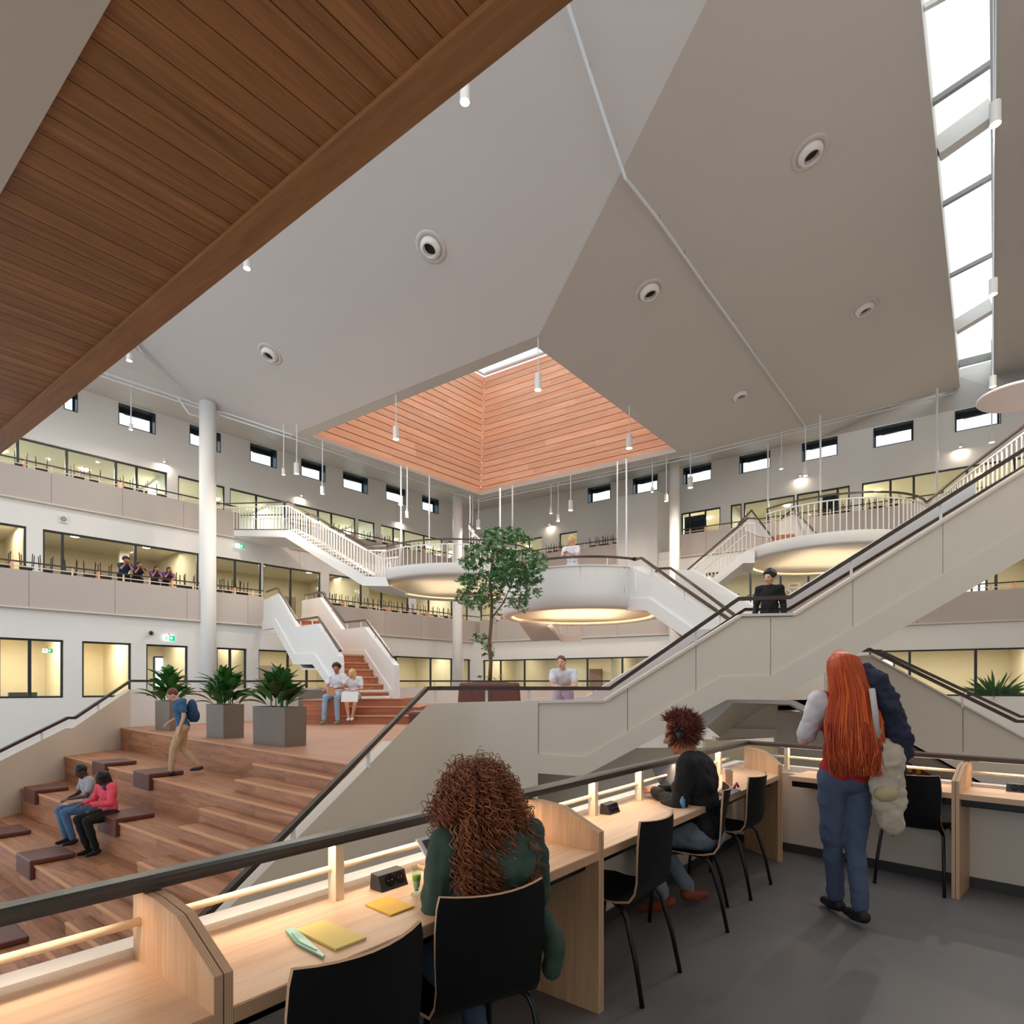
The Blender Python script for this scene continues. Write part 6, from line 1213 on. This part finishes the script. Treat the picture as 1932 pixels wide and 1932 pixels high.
for i in range(1500):
    a = r_.uniform(math.pi*.98, math.pi*2.02); z0 = r_.uniform(0, 1); x0 = math.cos(a); 
    p = ht(.07*x0*(1-z0*.2), -.0-.07*z0, .150-.05*x0*x0-.03*z0); w_ = .165+r_.uniform(-.03, .02); xx = x0*w_; yb = -.10-.10*abs(math.sin(a))-r_.uniform(0, .02)
    pts = [p, ht(.098*x0, -.02-.09*abs(math.sin(a)), .095-.025*x0*x0), ht(.108*x0, -.03-.105*abs(math.sin(a)), .02), ht(.13*x0, yb*.85, -.14), ht(xx*.98-.01, yb, -.32), ht(xx*.95-.012+r_.uniform(-.02, .02), yb+r_.uniform(-.01, .02), -.47-r_.uniform(0, .04)), ht(xx*.85-.012+r_.uniform(-.03, .03), yb+r_.uniform(-.01, .03), -.56-r_.uniform(0, .09))]
    mm[0 if r_.random() < .62 else 1].tube(pts, [.003, .004, .0045, .005, .005, .0035, .001], 3, cap=False)
o = mm[0].build('hair_strands', hr1, wc, smooth=True); o['kind'] = 'stuff'; o = mm[1].build('hair_highlights', hr2, wc, smooth=True); o['kind'] = 'stuff'
PSL = cl_m('pale_sleeve', (206, 196, 198))
for s_ in 'LR': t = MB(); sh, el = J['sh'+s_], J['el'+s_]; caps(t, [sh+V((0, 0, .0)), sh.lerp(el, .80)], [.068, .056]); baked(t, 'sleeve', PSL, wc, .010, .025)
# navy jacket over her shoulder
NV = cl_m('navy_cloth', (36, 38, 62)); jb = MB(); Aj = lambda x, y, Y: AT(x, y, Y); jo = empty('jacket', Aj(1680, 1350, 3.65), label='navy jacket slung over the right shoulder of the red-haired woman', cat='jacket'); off_ = jo.location
def shift(mb, o_): mb.v = [(x-o_.x, y-o_.y, z-o_.z) for x, y, z in mb.v]; return mb
caps(jb, [Aj(1638, 1262, 3.72), Aj(1655, 1290, 3.66), Aj(1677, 1335, 3.62), Aj(1694, 1378, 3.6), Aj(1698, 1420, 3.62), Aj(1688, 1462, 3.66)], [.032, .060, .064, .058, .060, .028]); jb.ell(Aj(1709, 1394, 3.6), (.035, .04, .045)); caps(jb, [Aj(1662, 1345, 3.72), Aj(1664, 1400, 3.70)], [.055, .05])
baked(shift(jb, off_), 'jacket_body', NV, jo, .010, .05)
CV = cl_m('canvas', (196, 182, 162)); CV2 = cl_m('canvas_patch', (186, 168, 130))
bo = empty('canvas_bag', Aj(1672, 1480, 3.58), label='beige canvas shoulder bag hanging beside the red-haired woman', cat='bag'); bb_ = MB(); off_ = bo.location
caps(bb_, [Aj(1666, 1412, 3.60), Aj(1682, 1412, 3.6)], [.05, .045], 16)
for f_ in range(15):
    k_ = f_/14; w_b = .075+.03*math.sin(math.pi*min(1, k_*1.15)); bb_.ell(Aj(1672+8*k_, 1412+140*k_, 3.60), (w_b*(1 if k_ < .85 else .9), .05+.012*math.sin(9*k_), .055), n=16, m=10)
baked(shift(bb_, off_), 'bag_body', CV, bo, .010, .045)
shift(MB().tube([Aj(1645, 1300, 3.58), Aj(1651, 1345, 3.53), Aj(1655, 1392, 3.55)], .018, 8), off_).build('strap', mat('strap_web', (196, 188, 184), .8), bo, smooth=True); shift(MB().box(tuple(Aj(1651, 1385, 3.55)), tuple(Aj(1662, 1374, 3.56)+V((0, .01, 0)))), off_).build('buckle', M['gray'], bo)
pt = MB(); pt.ell(Aj(1672, 1498, 3.56), (.075, .045, .052), n=16, m=10); baked(shift(pt, off_), 'pocket_flap', CV2, bo, .009)
shift(MB().ell(Aj(1662, 1412, 3.545), (.016, .006, .016)), off_).build('badge', M['black'], bo, smooth=True)
o = human  # -- the smaller figures
def near(k, px, b=0): p = onl(k, px); return p
sd_ = 142
p = near(2, 158); human('man in a grey shirt and jeans sitting on the oak tier at lower left', (p.x+.06, p.y+.08, zt_(2)-.40), sd_, SIT, dict(pel=(0, 0, .52), aL=(-.1, .30, .02), aR=(.12, .34, .02), wrL=(-.06, .34, .72), wrR=(.06, .34, .72), head=(.0, .16, 1.17)), 'dark', cl_m('grey_shirt', (170, 164, 168)), JN, SB, HB, 'cap', sc=.82, sleeve='short', look=(0, 1, -.7))
p = near(2, 198); human('girl in a pink shirt with long black hair sitting beside the man at lower left', (p.x+.04, p.y+.06, zt_(2)-.40), sd_+12, SIT, dict(pel=(0, 0, .52), aL=(-.1, .28, .02), aR=(.1, .30, .02), head=(-.03, .16, 1.15)), 'dark', cl_m('pink_shirt', (236, 84, 104)), BK, SB, HB, 'long', sc=.82, look=(.3, 1, -.7))
p = PZ(345, 1462, zt_(1)); bpk = human('young man in blue shirt and beige trousers walking across the oak tiers', (p.x-.0, p.y, zt_(1)), 118, STAND, dict(chest=(0, .05, 1.26), neck=(0, .10, 1.43), head=(0, .17, 1.54), kL=(-.08, .16, .50), aL=(-.06, .20, .09), kR=(.08, .02, .50), aR=(.06, -.28, .14), elR=(.22, .02, 1.15), wrR=(.20, .22, 1.02)), 'light', cl_m('blue_shirt', (56, 98, 134)), cl_m('beige_trousers', (196, 166, 128)), mat('navy_sneaker', (40, 46, 62), .6), HBR, 'cap', sc=.78, sleeve='short', look=(0, 1, -.6))
bp_ = empty('backpack', p+Matrix.Rotation(math.radians(118), 3, 'Z') @ V((.02, -.10, .84)), math.radians(118), label='dark blue backpack on the back of the young man on the tiers', cat='bag'); m_ = MB(); m_.ell((0, -.02, .12), (.12, .08, .18)); m_.ell((0, -.07, .04), (.09, .06, .10)); baked(m_, 'bag_body', cl_m('backpack_blue', (40, 66, 104)), bp_, .012); MB().tube([(-.09, .05, .28), (-.09, .14, .2), (-.09, .09, .02)], .012, 6).tube([(.09, .05, .28), (.09, .14, .2), (.09, .09, .02)], .012, 6).build('strap', M['black'], bp_)
# couple on the seat block
p = AT(634, 1320, 13.95); human('bearded man in white T-shirt and light jeans sitting with a cardboard folder', (p.x, p.y+.22, 1.17-.46), 172, SIT, dict(aL=(-.16, .42, -.02), aR=(.16, .46, -.02), kL=(-.14, .42, .52), kR=(.14, .42, .52), wrL=(-.05, .32, .72), wrR=(.2, .30, .72)), 'mid', WT, JL, SG, HB, 'afro', sc=1.0, sleeve='short', look=(-.2, 1, -.1))
p = AT(663, 1320, 13.95); human('blonde girl in white top sitting beside the bearded man with a white laptop', (p.x, p.y+.22, 1.17-.46), 186, SIT, dict(aL=(-.02, .40, .06), aR=(.06, .44, .06), head=(.03, .14, 1.14)), 'light', WT, cl_m('denim_shorts', (120, 150, 180)), SW, HBL, 'long', sc=.94, sleeve='short', shorts=True, look=(.6, 1, 0))
o = MB().box((-.19, -.012, -.12), (.19, .0, .12)).build('white_laptop', M['steel'], bevel=.004); o.location = AT(660, 1315, 13.45); o.rotation_euler = (-.3, 0, 0); tag(o, 'white laptop on the knees of the blonde girl', 'laptop')
q_ = empty('folder', AT(632, 1306, 13.5), label='open brown cardboard folder held by the bearded man', cat='folder'); MB().prism([(-.2, 0, .14), (-.03, 0, .12), (.06, -.1, -.08), (-.12, -.1, -.08)], (0, .01, .005)).build('cover', mat('cardboard', (176, 124, 84), .8), q_); MB().prism([(-.2, .0, .13), (-.24, .08, .12), (-.16, 0, -.07), (-.12, -.09, -.07)], (.004, .008, 0)).build('page', M['steel'], q_)
# man leaning on the rail
p = AT(1064, 1300, 8.75); human('man in white T-shirt and lilac trousers leaning over the long handrail in the middle', (p.x, p.y+.16, PF), 178, STAND, dict(pel=(0, -.05, .90), chest=(0, .12, 1.16), neck=(0, .20, 1.30), head=(.04, .26, 1.42), shL=(-.17, .18, 1.26), shR=(.17, .18, 1.26), elL=(-.2, .30, 1.02), elR=(.2, .30, 1.02), wrL=(.0, .42, .99), wrR=(.04, .45, 1.0)), 'light', WT, cl_m('lilac_trousers', (206, 190, 220)), SW, HBR, 'cap', sc=.86, sleeve='short', look=(.3, 1, -.1))
# blonde on the central landing
p = AT(1083, 1100, 15.75); human('woman with long blonde curls in white top leaning on the central round landing rail', (p.x, p.y+.35, 3.78), 160, STAND, dict(chest=(0, .08, 1.25), neck=(0, .14, 1.42), head=(0, .18, 1.56), shL=(-.17, .12, 1.38), shR=(.17, .12, 1.38), elL=(-.2, .28, 1.14), elR=(.2, .28, 1.14), wrL=(.02, .42, 1.2), wrR=(.10, .42, 1.2)), 'light', WT, cl_m('lilac_skirt', (200, 190, 215)), SW, HBL, 'curly', sc=1.03, sleeve='short', look=(.9, .5, .1))
# man in black on the main stair landing
p = AT(1452, 1100, 9.2); human('man in a black turtleneck with black hair standing on the main stair landing', (p.x, p.y, 1.72), 150, STAND, {}, 'light', BK, BK, SB, HB, 'afro', sc=.90, look=(.5, 1, -.25), sleeve='long')
# four people on the left balcony
for px, top_, lab, sk, tc_, hc, hk, bw in ((240, 1052, 'man in dark blue shirt, leftmost of four leaning on the left balcony', 'mid', (30, 52, 96), HB, 'afro', 0), (266, 1061, 'man in a navy T-shirt with chin in hands, second of four on the left balcony', 'mid', (26, 34, 64), HB, 'cap', 0), (298, 1069, 'woman in purple shirt with black hair, third of four on the left balcony', 'mid', (110, 60, 130), HB, 'long', 0), (322, 1071, 'woman in violet and pink shirt, rightmost of four on the left balcony', 'mid', (96, 50, 140), HB, 'long', 0)):
    t_ = GL.t(px); base = GL.P(t_, 4.7, -.42); zt = H+(CY-top_)*base.y/F; k = (zt-4.7)/1.60
    human(lab, base, math.degrees(math.atan2(GL.n.y, GL.n.x))-90, STAND, dict(pel=(0, -.12, .93), chest=(0, .05, 1.17), neck=(0, .16, 1.30), head=(0, .23, 1.40), shL=(-.17, .13, 1.26), shR=(.17, .13, 1.26), elL=(-.16, .34, 1.10), elR=(.16, .34, 1.10), wrL=(-.06, .33, 1.27), wrR=(.06, .33, 1.27), handL=V((0, 0, 1)), handR=V((0, 0, 1))), sk, cl_m('shirt_%d' % px, tc_), BK, SB, hc, hk, sc=(zt-4.7)/1.53, sleeve='short', look=(-.2, 1, -.25), vox=.018)
